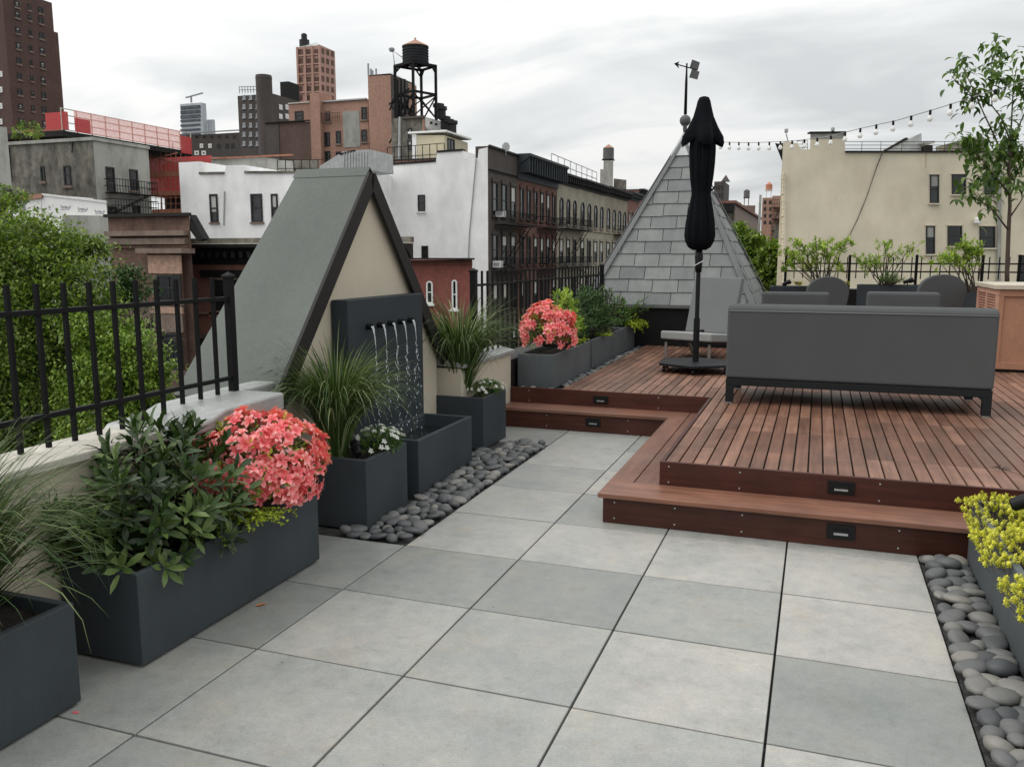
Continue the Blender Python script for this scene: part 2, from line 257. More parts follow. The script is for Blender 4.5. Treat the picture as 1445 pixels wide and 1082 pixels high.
# ------------------------------------------------------------------ mesh building
ORG = {}
def tag(o, label=None, cat=None, group=None, kind=None):
    if label: o['label'] = label
    if cat: o['category'] = cat
    if group: o['group'] = group
    if kind: o['kind'] = kind
    return o
def thing(name, label, cat, loc=(0, 0, 0), group=None):
    o = bpy.data.objects.new(name, None); SC.collection.objects.link(o); o.location = loc; o.empty_display_size = .2
    ORG[o.name] = np.array(loc, float); return tag(o, label, cat, group)
class MB:
    def __init__(s): s.v = []; s.f = []; s.r = []; s.n = 0; s.sm = False
    def add(s, V, F, rnd=None):
        V = np.asarray(V, float).reshape(-1, 3); k = s.n
        s.v.append(V); s.f += [tuple(int(i) + k for i in f) for f in F]; s.n += len(V)
        s.r.append(np.full(len(V), random.random() if rnd is None else rnd) if np.isscalar(rnd) or rnd is None else np.asarray(rnd)); return s
    def box(s, x0, x1, y0, y1, z0, z1, rnd=None):
        V = [(x, y, z) for z in (z0, z1) for y in (y0, y1) for x in (x0, x1)]
        return s.add(V, [(0, 2, 3, 1), (4, 5, 7, 6), (0, 1, 5, 4), (2, 6, 7, 3), (0, 4, 6, 2), (1, 3, 7, 5)], rnd)
    def obox(s, c, ax, ay, az, rnd=None):   # centre and half-axis vectors
        c, ax, ay, az = map(lambda q: np.asarray(q, float), (c, ax, ay, az))
        V = [c + i * ax + j * ay + k * az for k in (-1, 1) for j in (-1, 1) for i in (-1, 1)]
        F = [(0, 2, 3, 1), (4, 5, 7, 6), (0, 1, 5, 4), (2, 6, 7, 3), (0, 4, 6, 2), (1, 3, 7, 5)]
        if np.dot(np.cross(ax, ay), az) < 0: F = [f[::-1] for f in F]
        return s.add(V, F, rnd)
    def prism(s, P, d, rnd=None):   # polygon P extruded by vector d
        P = np.asarray(P, float); n = len(P); d = np.asarray(d, float)
        nr = np.zeros(3)
        for i in range(n): nr += np.cross(P[i], P[(i + 1) % n])
        if np.dot(nr, d) > 0: P = P[::-1]
        V = np.vstack([P, P + d]); F = [tuple(range(n)), tuple(range(2 * n - 1, n - 1, -1))] + [(i, i + n, (i + 1) % n + n, (i + 1) % n) for i in range(n)]
        return s.add(V, F, rnd)
    def tube(s, P, r, n=8, rnd=None, cap=True):
        P = [np.asarray(p, float) for p in P]; m = len(P); r = [r] * m if np.isscalar(r) else r
        V = []; up = None
        for i in range(m):
            t = P[min(i + 1, m - 1)] - P[max(i - 1, 0)]; t = t / (np.linalg.norm(t) + 1e-12)
            if up is None:
                up = np.cross(t, (0, 0, 1.) if abs(t[2]) < .9 else (1., 0, 0))
            up = up - t * np.dot(up, t); up /= np.linalg.norm(up) + 1e-12; w = np.cross(t, up)
            for k in range(n):
                a = 2 * math.pi * (k + .5) / n; V.append(P[i] + r[i] * (math.cos(a) * up + math.sin(a) * w))
        F = [(i * n + k, i * n + (k + 1) % n, (i + 1) * n + (k + 1) % n, (i + 1) * n + k) for i in range(m - 1) for k in range(n)]
        if cap: F += [tuple(range(n))[::-1], tuple((m - 1) * n + k for k in range(n))]
        return s.add(V, F, rnd)
    def lathe(s, prof, c, n=24, rnd=None, fn=None):   # prof: list of (r,z)
        V = []
        for r, z in prof:
            for k in range(n):
                a = 2 * math.pi * k / n; q = r * (fn(a, z) if fn else 1); V.append((c[0] + q * math.cos(a), c[1] + q * math.sin(a), c[2] + z))
        m = len(prof); F = [(i * n + k, i * n + (k + 1) % n, (i + 1) * n + (k + 1) % n, (i + 1) * n + k) for i in range(m - 1) for k in range(n)]
        F += [tuple(range(n))[::-1], tuple((m - 1) * n + k for k in range(n))]
        return s.add(V, F, rnd)
    def blades(s, P, D, Nn, L, Wd, curl, K=4, prof=None, fold=.25, rnd=None, pw=1.2, grad=0):
        P = np.asarray(P, float); N = len(P)
        if N == 0: return s
        bc = lambda a: np.broadcast_to(np.asarray(a, float), (N,))
        L, Wd, curl = bc(L), bc(Wd), bc(curl); rnd = rng.random(N) if rnd is None else bc(rnd)
        D = D / np.linalg.norm(D, axis=1, keepdims=True); S = np.cross(D, Nn); S /= np.linalg.norm(S, axis=1, keepdims=True) + 1e-9; Nn = np.cross(S, D)
        t = np.linspace(0, 1, K); w = prof(t) if prof else np.sin(np.pi * np.clip(t * .94 + .03, 0, 1))
        c = P.copy(); V = np.zeros((N, K, 3, 3))
        for k in range(K):
            a = (curl * t[k] ** pw)[:, None]; d = D * np.cos(a) - Nn * np.sin(a); nn = Nn * np.cos(a) + D * np.sin(a)
            if k: c = c + d * (L / (K - 1))[:, None]
            ww = (Wd * .5 * w[k])[:, None]
            V[:, k, 0] = c - S * ww + nn * ww * fold; V[:, k, 1] = c; V[:, k, 2] = c + S * ww + nn * ww * fold
        V = V.reshape(-1, 3); b = (np.arange(N) * K * 3)[:, None, None]; kk = (np.arange(K - 1) * 3)[None, :, None]
        q1 = np.array([0, 3, 4, 1])[None, None, :]; q2 = np.array([1, 4, 5, 2])[None, None, :]
        F = np.concatenate([(b + kk + q1).reshape(-1, 4), (b + kk + q2).reshape(-1, 4)]) + s.n
        s.v.append(V); s.n += len(V); s.r.append(np.clip(np.repeat(rnd, K * 3) + grad * np.tile(np.repeat(t - .5, 3), N), 0, 1)); s.fa = getattr(s, 'fa', []) + [F]; return s
    def build(s, name, mat, parent=None, smooth=False, bevel=0, label=None, cat=None, group=None, kind=None, loc=None, seg=2):
        V = np.vstack(s.v)
        if parent is not None: org = ORG[parent.name]
        elif loc is not None: org = np.array(loc, float)
        else: a, b = V.min(0), V.max(0); org = np.array([(a[0] + b[0]) / 2, (a[1] + b[1]) / 2, a[2]])
        me = bpy.data.meshes.new(name); fa = getattr(s, 'fa', [])
        if fa:
            Fq = np.concatenate(fa); nf = len(s.f); loops = [i for f in s.f for i in f]; cnt = [len(f) for f in s.f]
            loops = np.concatenate([np.array(loops, dtype=np.int64), Fq.ravel()]); cnt = np.concatenate([np.array(cnt, dtype=np.int64), np.full(len(Fq), 4)])
            me.vertices.add(len(V)); me.vertices.foreach_set('co', (V - org).astype(np.float32).ravel()); me.loops.add(len(loops)); me.loops.foreach_set('vertex_index', loops.astype(np.int32))
            me.polygons.add(len(cnt)); me.polygons.foreach_set('loop_start', np.concatenate([[0], np.cumsum(cnt)[:-1]]).astype(np.int32)); me.update(calc_edges=True)
        else: me.from_pydata((V - org).tolist(), [], s.f); me.update()
        a = me.attributes.new('rnd', 'FLOAT', 'POINT'); a.data.foreach_set('value', np.concatenate(s.r).astype(np.float32))
        if name == 'patio_floor': a = me.attributes.new('tid', 'FLOAT', 'POINT'); a.data.foreach_set('value', (np.arange(len(V)) // 8).astype(np.float32) * .37)
        if smooth: me.polygons.foreach_set('use_smooth', np.ones(len(me.polygons), dtype=bool))
        me.materials.append(mat if not isinstance(mat, str) else MT[mat])
        o = bpy.data.objects.new(name, me); SC.collection.objects.link(o)
        if parent is not None: o.parent = parent
        else: o.location = org
        ORG[o.name] = org
        if bevel:
            m = o.modifiers.new('bevel', 'BEVEL'); m.width = bevel; m.segments = seg; m.limit_method = 'ANGLE'; m.harden_normals = False
        return tag(o, label, cat, group, kind)
def unit(v): v = np.asarray(v, float); return v / np.linalg.norm(v, axis=-1, keepdims=True)
def rdir(N): return unit(rng.normal(size=(N, 3)))
def perp(D, up=(0, 0, 1)): S = np.cross(D, np.asarray(up, float) + rng.normal(size=D.shape) * .01); return unit(np.cross(unit(S), D))

# ================================================================== GROUND AND FLOOR
MB().box(-900, 900, -900, 1500, GZ - .3, GZ).build('ground', 'asphalt', kind='structure')
T = .61
b = MB(); g = .0042
for i in range(-2, 5):
    for j in range(-8, 6):
        x0, x1, y0, y1 = i * T, (i + 1) * T, j * T, (j + 1) * T
        if i < -1 or (i == 4): continue
        if i == -1:
            x0 = -.64
            if 0 <= j < 4: continue
            if j == 4: x0 = -.61
            if j >= 5: continue
        if i >= 0 and j >= 5: continue
        if x1 <= x0: continue
        if i >= 2 and y0 > .8: continue
        h = ((i * 7 + j * 13 + i * j * 5) % 11) / 10
        lookup = {(3, 0): .85, (2, 0): .8, (3, -1): .97, (3, -2): .10, (3, -3): .85, (2, -1): .33, (2, -2): .92, (2, -3): .55, (1, -1): .03, (1, -2): .42, (1, -3): .45, (1, -4): .3, (0, -1): .12, (0, -2): .6, (0, -3): .5, (-1, -1): .2, (-1, -2): .08, (-1, -3): .35, (0, 0): .7, (0, 1): .66, (0, 2): .45, (0, 3): .7, (0, 4): .5, (1, 0): .78, (2, -4): .6, (3, -4): .7}
        h = lookup.get((i, j), h)
        b.box(x0 + g, x1 - g, y0 + g, y1 - g, -.02, 0 + ((i * 5 + j * 3) % 4) * .0004, h)
b.build('patio_floor', 'tile', kind='structure', bevel=.0015, seg=1)
b = MB().box(-.66, 3.4, -5, 3.3, -.12, -.022); b.build('patio_bed', 'joint', kind='structure')
MT['grit'] = plain('wet_grit', (.045, .045, .043), .9, .5, 40, 1, 120, fine=.5, bd=.01)
MB().box(-.66, -.003, .003, 2.437, -.021, -.009).build('grit_bed', 'grit', kind='structure')
MB().box(2.444, 3.4, -5, .70, -.021, -.009).build('grit_bed', 'grit', kind='structure')
# the house under the terrace
MB().box(-.93, 6.4, -6, 9.9, GZ, -.13).build('house_block', 'brickbrown', label='brown brick house block under the roof terrace', cat='building')

# ================================================================== DECK
dk = thing('wooden_deck', 'reddish hardwood deck platform with two steps beside the grey pavers', 'deck', (2, 3, 0))
Z = .305
b = MB(); pitch = .0767; x = 1.145 - 17 * .0767; k = 0
while x < 5.6:
    y0 = 3.32 if x < 1.12 else 1.0
    ys = [y0] + [1.424 + .61 * j for j in range(0, 14) if 1.424 + .61 * j > y0 + .1 and 1.424 + .61 * j < 9.1] + [9.15]
    for a_, c_ in zip(ys[:-1], ys[1:]):
        r_ = random.random(); r_ = min(1, max(0, .5 + (r_ - .5) * 1.1 + (.12 if c_ < 1.5 else 0)))
        b.box(x + .0045, x + pitch - .0045, a_ + .0015, c_ - .0015, Z - .022, Z + random.uniform(-.0006, .0006), r_)
    x += pitch; k += 1
b.build('decking', 'deck', dk, bevel=.0012, seg=1)
b = MB().box(-.16, 1.14, 3.33, 9.15, .20, Z - .026); b.box(1.14, 5.6, 1.0, 9.15, .20, Z - .026); b.box(-.64, -.16, 3.33, 9.15, .2, .272); b.build('deck_bed', 'joint', dk)
# upper riser boards
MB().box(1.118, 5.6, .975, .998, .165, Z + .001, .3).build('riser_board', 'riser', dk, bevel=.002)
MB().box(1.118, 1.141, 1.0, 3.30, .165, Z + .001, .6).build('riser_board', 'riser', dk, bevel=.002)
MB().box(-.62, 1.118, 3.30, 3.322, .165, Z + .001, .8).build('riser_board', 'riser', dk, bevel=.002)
# lower step
MB().box(.83, 5.6, .685, .975, .145, .17, .9).build('step_tread', 'tread', dk, bevel=.003)
MB().box(.83, .969, .977, 3.01, .145, .17, .45).build('step_tread', 'tready', dk, bevel=.003)
MB().box(.974, 1.116, .977, 3.298, .145, .168, .1).build('step_tread', 'tready', dk, bevel=.003)
MB().box(-.62, .97, 3.012, 3.298, .145, .17, .6).build('step_tread', 'tread', dk, bevel=.003)
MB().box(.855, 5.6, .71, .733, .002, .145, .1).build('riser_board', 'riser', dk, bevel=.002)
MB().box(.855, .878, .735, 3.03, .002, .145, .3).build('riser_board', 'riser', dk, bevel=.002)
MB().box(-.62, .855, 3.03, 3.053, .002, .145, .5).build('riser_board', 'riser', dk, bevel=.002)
b = MB()
for (X, Y, zs) in [(1.17, .9745, (.19, .28)), (.92, .7095, (.03, .12)), (1.25, .7095, (.03, .12)), (1.60, .7095, (.03, .12)), (2.35, .7095, (.03, .12)), (1.56, .9745, (.19, .28)), (2.27, .9745, (.19, .28)), (-.45, 3.2995, (.19, .28)), (.7, 3.2995, (.19, .28)), (-.2, 3.0295, (.03, .12)), (.5, 3.0295, (.03, .12))]:
    for z_ in zs: b.tube([(X, Y + .003, z_), (X, Y - .0015, z_)], .0045, 8)
b.build('screw_heads', 'zinc', dk)
def step_light(px, py, Y, w=.125, h=.07):
    p = ony(px, py, Y); p[1] = Y
    m = MB(); t = .008
    m.box(p[0] - w / 2, p[0] + w / 2, Y - t, Y - .0005, p[2] - h / 2, p[2] + h / 2)
    m.box(p[0] - w * .27, p[0] + w * .27, Y - t - .008, Y - t, p[2] - h * .02, p[2] + h * .12)
    o = m.build('step_light', 'blackpaint', dk, bevel=.002)
    MB().box(p[0] - w * .25, p[0] + w * .25, Y - t - .003, Y - t - .0002, p[2] - h * .22, p[2] - h * .06).build('lens', 'zinc', o)
step_light(847.7, 564, 3.30, .13, .066); step_light(837, 596, 3.03, .13, .066); step_light(1187, 688, .975, .135, .07); step_light(1186.5, 750, .71, .135, .075)

# ================================================================== PLANTERS
def planter(x0, x1, y0, y1, z0, z1, label, group='dark grey rectangular planters', soil=.04, t=.028, foot=.012, mt='planter'):
    th = thing('planter', label, 'planter', ((x0 + x1) / 2, (y0 + y1) / 2, z0), group)
    zb = z0 + foot; m = MB()
    O = [(x0, y0), (x1, y0), (x1, y1), (x0, y1)]; I = [(x0 + t, y0 + t), (x1 - t, y0 + t), (x1 - t, y1 - t), (x0 + t, y1 - t)]
    V = [(*p, zb) for p in O] + [(*p, z1) for p in O] + [(*p, z1) for p in I] + [(*p, z1 - soil - .05) for p in I]
    F = [(3, 2, 1, 0)] + [(i, (i + 1) % 4, (i + 1) % 4 + 4, i + 4) for i in range(4)] + [(i + 4, (i + 1) % 4 + 4, (i + 1) % 4 + 8, i + 8) for i in range(4)] + [(i + 8, (i + 1) % 4 + 8, (i + 1) % 4 + 12, i + 12) for i in range(4)] + [(12, 13, 14, 15)]
    m.add(V, F); m.build('box', mt, th, bevel=.004)
    MB().box(x0 + .03, x1 - .03, y0 + .03, y1 - .03, z0, zb - .0005).build('foot', 'joint', th)
    n = 14; m = MB(); xs = np.linspace(x0 + t, x1 - t, n); ys = np.linspace(y0 + t, y1 - t, n)
    V = [(xx, yy, z1 - soil + random.uniform(-.008, .01)) for yy in ys for xx in xs]
    m.add(V, [(j * n + i, j * n + i + 1, (j + 1) * n + i + 1, (j + 1) * n + i) for j in range(n - 1) for i in range(n - 1)]); m.build('soil', 'soil', th, smooth=True)
    return th
planter(-.66, -.30, -3.0, -1.745, 0, .352, 'planter at the left edge nearest the camera, holding long arching grass')
planter(-.64, -.285, -1.49, -.345, 0, .352, 'long low planter holding the large coral azalea and a broad-leaved shrub')
planter(-.66, -.288, .125, .60, -.01, .388, 'square planter left of the fountain basin with tall grass and white flowers')
planter(-.88, -.41, 2.11, 2.60, -.01, .40, 'square planter between the fountain and the deck steps')
planter(-.60, -.255, 3.42, 4.70, .272, .59, 'planter on the deck holding the smaller coral azalea', 'planters along the deck fence', mt='planterlight')
planter(-.60, -.275, 4.86, 6.42, .272, .59, 'middle planter of the deck row with a dark leafy shrub', 'planters along the deck fence', mt='planterlight')
planter(-.60, -.29, 6.56, 7.10, .272, .59, 'last planter of the deck row beside the slate turret', 'planters along the deck fence', mt='planterlight')
planter(2.648, 3.1, -3.2, .67, 0, .318, 'grey planter at the right edge overflowing with yellow sedum', mt='planterlight')

# ================================================================== PEBBLES
def pebmesh(i):
    a, b_, c = [(.042, .030, .015), (.036, .028, .017), (.048, .030, .014), (.032, .026, .016)][i % 4]
    m = MB(); n1_, n2_ = 10, 7; V = [(0, 0, -c)]
    ph = random.random() * 6
    for j in range(1, n2_):
        th = math.pi * j / n2_
        for k in range(n1_):
            p = 2 * math.pi * k / n1_; w = 1 + .07 * math.sin(2 * p + ph) + .04 * math.sin(3 * p + 2 * ph)
            V.append((a * w * math.sin(th) ** .85 * math.cos(p), b_ * w * math.sin(th) ** .85 * math.sin(p), -c * math.cos(th)))
    V.append((0, 0, c)); F = [(0, 1 + (k + 1) % n1_, 1 + k) for k in range(n1_)]
    for j in range(n2_ - 2):
        F += [(1 + j * n1_ + k, 1 + j * n1_ + (k + 1) % n1_, 1 + (j + 1) * n1_ + (k + 1) % n1_, 1 + (j + 1) * n1_ + k) for k in range(n1_)]
    L_ = len(V) - 1; o = 1 + (n2_ - 2) * n1_; F += [(L_, o + k, o + (k + 1) % n1_) for k in range(n1_)]
    m.add(V, F); return m
PEB = []
def lay(regions, n, label, group, z, sizes=(.85, 1.25), layers=1):
    A = [(x1 - x0) * (y1 - y0) for x0, x1, y0, y1 in regions]; pts = []
    for rg, a_ in zip(regions, A):
        for _ in range(max(1, round(n * a_ / sum(A)))): pts.append([random.uniform(rg[0], rg[1]), random.uniform(rg[2], rg[3]), regions.index(rg), random.uniform(*sizes), random.random() * math.pi])
    P = np.array([[p[0], p[1]] for p in pts]); rad = np.array([p[3] for p in pts]) * .0335; ri = [regions[p[2]] for p in pts]
    lo = np.array([[q[0], q[2]] for q in ri]); hi = np.array([[q[1], q[3]] for q in ri])
    for it in range(160):
        d = P[:, None] - P[None]; L_ = np.linalg.norm(d, axis=2) + 1e-9; ov = (rad[:, None] + rad[None]) - L_; np.fill_diagonal(ov, -1); ov = np.clip(ov, 0, None)
        P += (d / L_[..., None] * ov[..., None] * .35).sum(1); m_ = rad[:, None] * .8; P = np.clip(P, np.minimum(lo + m_, (lo + hi) / 2), np.maximum(hi - m_, (lo + hi) / 2))
    for k, p in enumerate(pts):
        if len(PEB) < 4:
            o = pebmesh(len(PEB)).build('river_pebble', 'pebble', loc=(0, 0, 0), smooth=True); PEB.append(o)
        else: o = PEB[k % 4].copy(); SC.collection.objects.link(o)
        s = p[3]; dz = .014 * s + (.010 * random.random()); tl = random.uniform(-.22, .22)
        if layers > 1 and k % 3 == 0: dz += .014
        o.location = (P[k, 0], P[k, 1], z + dz); o.rotation_euler = (tl, random.uniform(-.22, .22), p[4]); o.scale = (s, s, s * random.uniform(.85, 1.25))
        tag(o, label, 'pebble', group)
lay([(-.285, -.005, .005, .74), (-.30, -.005, .74, 2.40), (-.40, -.285, .005, .115), (-.42, -.30, 1.64, 2.07)], 160, 'smooth grey pebble in the strip between the fountain planters and the pavers', 'pebbles by the fountain', -.004, (.95, 1.4), 2)
lay([(2.446, 2.642, -1.35, .66)], 68, 'smooth grey pebble in the strip beside the yellow sedum planter', 'pebbles beside the right planter', -.004, (1.1, 1.6), 2)
lay([(-.25, -.165, 3.42, 7.2), (-.60, -.25, 3.335, 3.41)], 70, 'smooth grey pebble in the narrow strip between the deck boards and its planters', 'pebbles on the deck edge', .272, (.75, 1.1), 1)

# ================================================================== PARAPET, GABLE, FOUNTAIN
w1 = thing('parapet_wall', 'low cream stucco parapet with a pale coping behind the left planters', 'wall', (-.8, -3, 0))
MB().box(-.92, -.665, -6, -.22, -.13, .70).box(-.92, -.80, -.219, .095, -.13, .70).build('wall', 'stucco', w1)
MB().box(-.90, -.63, -6, -.93, .70, .735).build('coping', 'coping', w1, bevel=.006)
m = MB(); m.prism([(-.95, -.98, .70), (-.95, -.93, .745), (-.95, -.74, .752), (-.95, -.64, .782), (-.95, -.2, .79), (-.95, -.2, .70)], (.40, 0, 0)); m.box(-.95, -.80, -.198, .12, .70, .789); m.build('metal_flashing', 'lead', w1, bevel=.012)
w2 = thing('parapet_wall', 'short cream stucco parapet end with tilted metal coping beside the deck steps', 'wall', (-.8, 2.8, 0))
MB().box(-.92, -.63, 2.2, 3.32, -.13, .60).build('wall', 'stucco', w2)
m = MB(); m.prism([(-.95, 2.2, .625), (-.60, 2.2, .605), (-.60, 2.2, .635), (-.95, 2.2, .70)], (0, 1.15, 0)); m.build('coping', 'lead', w2, bevel=.004)
w3 = thing('parapet_wall', 'low dark parapet beneath the deck fence', 'wall', (-.8, 5, 0)); MB().box(-.92, -.635, 3.325, 7.12, -.13, .54).build('wall', 'fascia', w3)

gb = thing('gabled_dormer', 'steep gabled dormer with green metal roof and cream gable behind the fountain', 'dormer', (-1, 1.1, 0))
ya, za, yl, zl, yr, zr = 1.11, 1.945, .06, .70, 2.16, .70
MB().prism([(-.80, yl + .04, -.1), (-.80, yl + .04, zl), (-.80, ya, za), (-.80, yr - .04, zr), (-.80, yr - .04, -.1)], (-.45, 0, 0)).build('gable_wall', 'stucco', gb)
def slab(yf, zf, sgn):
    d = unit((0, yf - ya, zf - za)); n = np.array([0, -d[2], d[1]]); n = n if n[2] > 0 else -n
    m = MB(); xr, xe = -1.295, -1.42; t = .035
    a0 = np.array([0, ya, za]); a1 = np.array([0, yf, zf]) + d * .04
    P = [np.array([-.772, 0, 0]) + a0, np.array([-.772, 0, 0]) + a1, np.array([xe, 0, 0]) + a1, np.array([xr, 0, 0]) + a0]
    m.prism([p + n * .006 for p in P], n * t); m.build('roof', 'roofmetal', gb, bevel=.004)
    f = MB(); a2 = a0 - d * 0.0; q = [a0 + n * .046, a1 + n * .046, a1 - n * .055, a0 + np.array([0, 0, -.085])]
    f.prism([p + np.array([-.771, 0, 0]) for p in q], (.022, 0, 0)); f.build('fascia', 'fascia', gb, bevel=.002)
slab(yl, zl, -1); slab(yr, zr, 1)
MB().prism([(-.768, ya - .05, za + .008), (-.768, ya, za + .066), (-.768, ya + .05, za + .008), (-.768, ya, za + .055)], (-.54, 0, 0)).build('ridge_cap', 'roofmetal', gb)

ft = thing('wall_fountain', 'dark slate-coloured wall fountain with five spouts pouring into a basin', 'fountain', (-.6, 1.15, 0))
MB().box(-.79, -.68, .641, 1.645, .12, 1.20).build('back_panel', 'panel', ft, bevel=.004)
# basin
bx0, bx1, by0, by1, bz = -.677, -.30, .775, 1.615, .36; t = .03; m = MB()
O = [(bx0, by0), (bx1, by0), (bx1, by1), (bx0, by1)]; I = [(bx0 + t, by0 + t), (bx1 - t, by0 + t), (bx1 - t, by1 - t), (bx0 + t, by1 - t)]
V = [(*p, -.01) for p in O] + [(*p, bz) for p in O] + [(*p, bz) for p in I] + [(*p, .16) for p in I]
m.add(V, [(3, 2, 1, 0)] + [(i, (i + 1) % 4, (i + 1) % 4 + 4, i + 4) for i in range(4)] + [(i + 4, (i + 1) % 4 + 4, (i + 1) % 4 + 8, i + 8) for i in range(4)] + [(i + 8, (i + 1) % 4 + 8, (i + 1) % 4 + 12, i + 12) for i in range(4)] + [(12, 13, 14, 15)])
m.build('basin', 'planter', ft, bevel=.004)
MB().box(bx0 + t + .001, bx1 - t - .001, by0 + t + .001, by1 - t - .001, .17, .275).build('water_surface', 'pool', ft)
for k in range(5):
    y_ = .865 + k * .14
    m = MB(); m.tube([(-.68, y_, 1.03), (-.645, y_, 1.028)], .019, 12); sp_ = m.build('spout', 'blackpaint', ft, smooth=False)
    m = MB()
    # sheet of water leaving the spout, breaking into drops as it falls
    for w_ in range(5):
        P = []; rr = []; oy = (w_ - 2) * .006
        for q in range(9):
            tt = q / 8; P.append((-.645 + .020 * math.sin(tt * 1.5) + random.uniform(-.001, .001), y_ + oy * (1 - tt) ** 1.3 + .006 * tt + random.uniform(-.0012, .0012), 1.032 - .15 * tt ** 1.5)); rr.append(.0032 * (1 - .75 * tt) * random.uniform(.5, 1.3))
        m.tube(P, rr, 5, .5)
    z_ = .875
    while z_ > .29:
        fall = 1 - (z_ - .29) / .6; sp2 = .004 + .018 * fall * (1 if k > 2 else .45)
        for _ in range(1 + (random.random() < .35)):
            c_ = (-.622 + random.gauss(0, sp2), y_ + .008 * fall + random.gauss(0, sp2 * .8), z_ + random.uniform(-.008, .008)); r_ = random.uniform(.0014, .0036)
            h_ = r_ * random.uniform(1.2, 3.2) * (1.5 if fall < .5 else 1); m.lathe([(.1 * r_, -h_), (r_ * .8, -h_ * .6), (r_, 0), (r_ * .8, h_ * .6), (.1 * r_, h_)], c_, 6)
        z_ -= random.uniform(.008, .018) * (.75 + fall * .8)
    m.build('water_stream', 'spray', ft, smooth=True, kind='stuff')

# ================================================================== FENCES
def fence(label, p0, p1, posts, rails, z0, z1, pitch, pr_=.008, zb=None, postz=None, pw=.019, group='black iron fences', ps=None):
    th = thing('iron_fence', label, 'fence', (p0[0], p0[1], z0), group); p0 = np.array(p0, float); p1 = np.array(p1, float); d = p1 - p0; L_ = np.linalg.norm(d); d /= L_; n = np.array([-d[1], d[0]])
    for s_ in posts:
        c = p0 + d * s_; zt = postz or z1 + .02; m = MB(); m.obox((*c, (zb + zt) / 2), (*(d * pw), 0), (*(n * pw), 0), (0, 0, (zt - zb) / 2))
        o = m.build('post', 'iron', th, bevel=.003)
        m = MB(); e_ = pw * 1.28; Q = [(*(c + d * a * e_ + n * b_ * e_), zt) for a, b_ in ((-1, -1), (1, -1), (1, 1), (-1, 1))]; Q2 = [(q[0], q[1], zt + .012) for q in Q]
        m.add(Q + Q2 + [(*c, zt + .032)], [(3, 2, 1, 0)] + [(i, (i + 1) % 4, (i + 1) % 4 + 4, i + 4) for i in range(4)] + [(i + 4, (i + 1) % 4 + 4, 8) for i in range(4)]); m.build('post_cap', 'iron', o)
    for z_ in rails:
        m = MB(); c = (p0 + p1) / 2; m.obox((*c, z_), (*(d * L_ / 2), 0), (*(n * .011), 0), (0, 0, .010)); m.build('rail', 'iron', th, bevel=.002)
    ss = ps if ps is not None else [pitch * (k + .5) for k in range(int(L_ / pitch))]
    for s_ in ss:
        if any(abs(s_ - q) < pw + pr_ for q in posts): continue
        c = p0 + d * s_ ; m = MB(); m.obox((*(c), (z0 + z1) / 2), (*(d * pr_), 0), (*(n * pr_), 0), (0, 0, (z1 - z0) / 2)); m.build('picket', 'iron', th)
    return th
f1 = fence('tall black picket fence at the left edge over the cream parapet', (-.82, -4.2), (-.82, -.24), [.02, 3.96], (1.25, .857), .72, 1.355, .122, zb=.785, postz=1.35, ps=[4.2 - q for q in (2.03 + .0, 1.46, 1.582, 1.704, 1.826, 1.948, 2.07, 1.338, 1.216, 1.094, .972, .85, .728, .606, .484, .362)] + [.3, .42, .54, .66, .78, .9, 1.02, 1.14, 1.26, 1.38, 1.5, 1.62, 1.74, 1.86, 1.98])
f2 = fence('black picket fence behind the deck planters between dormer and turret', (-.72, 2.68), (-.72, 7.06), [0, 4.36], (1.22, .70), .61, 1.335, .1245, zb=.60, postz=1.33, pw=.024)
Yb = 9.42
f3 = fence('black picket fence across the far end of the deck with four posts', (1.40, Yb), (5.4, Yb), [.06, .93, 1.80, 2.62, 3.06, 3.9], (1.351, 1.24), 1.139, 1.445, .120, zb=.99, postz=1.45, pw=.018, pr_=.007)
MB().box(1.25, 6.2, Yb - .12, Yb + .2, 0, .99).build('parapet_wall', 'fascia', label='dark parapet wall at the far end of the deck', cat='wall')

# ================================================================== SLATE TURRET
tr = thing('slate_turret', 'pyramid roofed turret with grey slate shingles and a ball finial', 'turret', (.1, 8.25, 0))
cx, cy, hw, zb_, zt_ = .105, 8.27, 1.10, .83, 3.07
MB().box(cx - 1.0, cx + .97, 7.22, 9.2, 0.27, zb_ - .03).build('base_wall', 'blackpaint', tr)
MB().box(cx - hw - .02, cx + hw + .02, cy - hw - .02, cy + hw + .02, zb_ - .035, zb_ + .005).build('eave_gutter', 'slatehip', tr, bevel=.004)
def pyr(u, v, face):    # u in -1..1 along the face width at height fraction v
    z_ = zb_ + (zt_ - zb_) * v; w_ = hw * (1 - v)
    p = {'s': (cx + u * w_, cy - w_), 'e': (cx + w_, cy + u * w_), 'n': (cx - u * w_, cy + w_), 'w': (cx - w_, cy - u * w_)}[face]
    return np.array([p[0], p[1], z_])
MB().add([pyr(-1, 0, 's'), pyr(1, 0, 's'), pyr(1, 0, 'n') * 1, pyr(-1, 0, 'n'), (cx, cy, zt_)], [(0, 1, 4), (1, 2, 4), (2, 3, 4), (3, 0, 4), (3, 2, 1, 0)]).build('roof_deck', 'fascia', tr)
def slatemat():
    M = NT('blue_grey_slate'); r = M.attr(); c = M.ramp(r, [(0., (.125, .137, .137)), (.5, (.150, .162, .158)), (1., (.180, .188, .180))]); f = M.noise(M.coord((1, 1, .5)), 6, 6, .65)
    c = M.mul(c, M.ramp(f, [(.3, (.78,) * 3), (.7, (1.15,) * 3)])); M.l(c, M.b.inputs['Base Color']); M.b.inputs['Roughness'].default_value = .6; M.bump(f, .35, .006); return M.m
MT['slate'] = slatemat()
m = MB(); rows = 12; vmax = .88
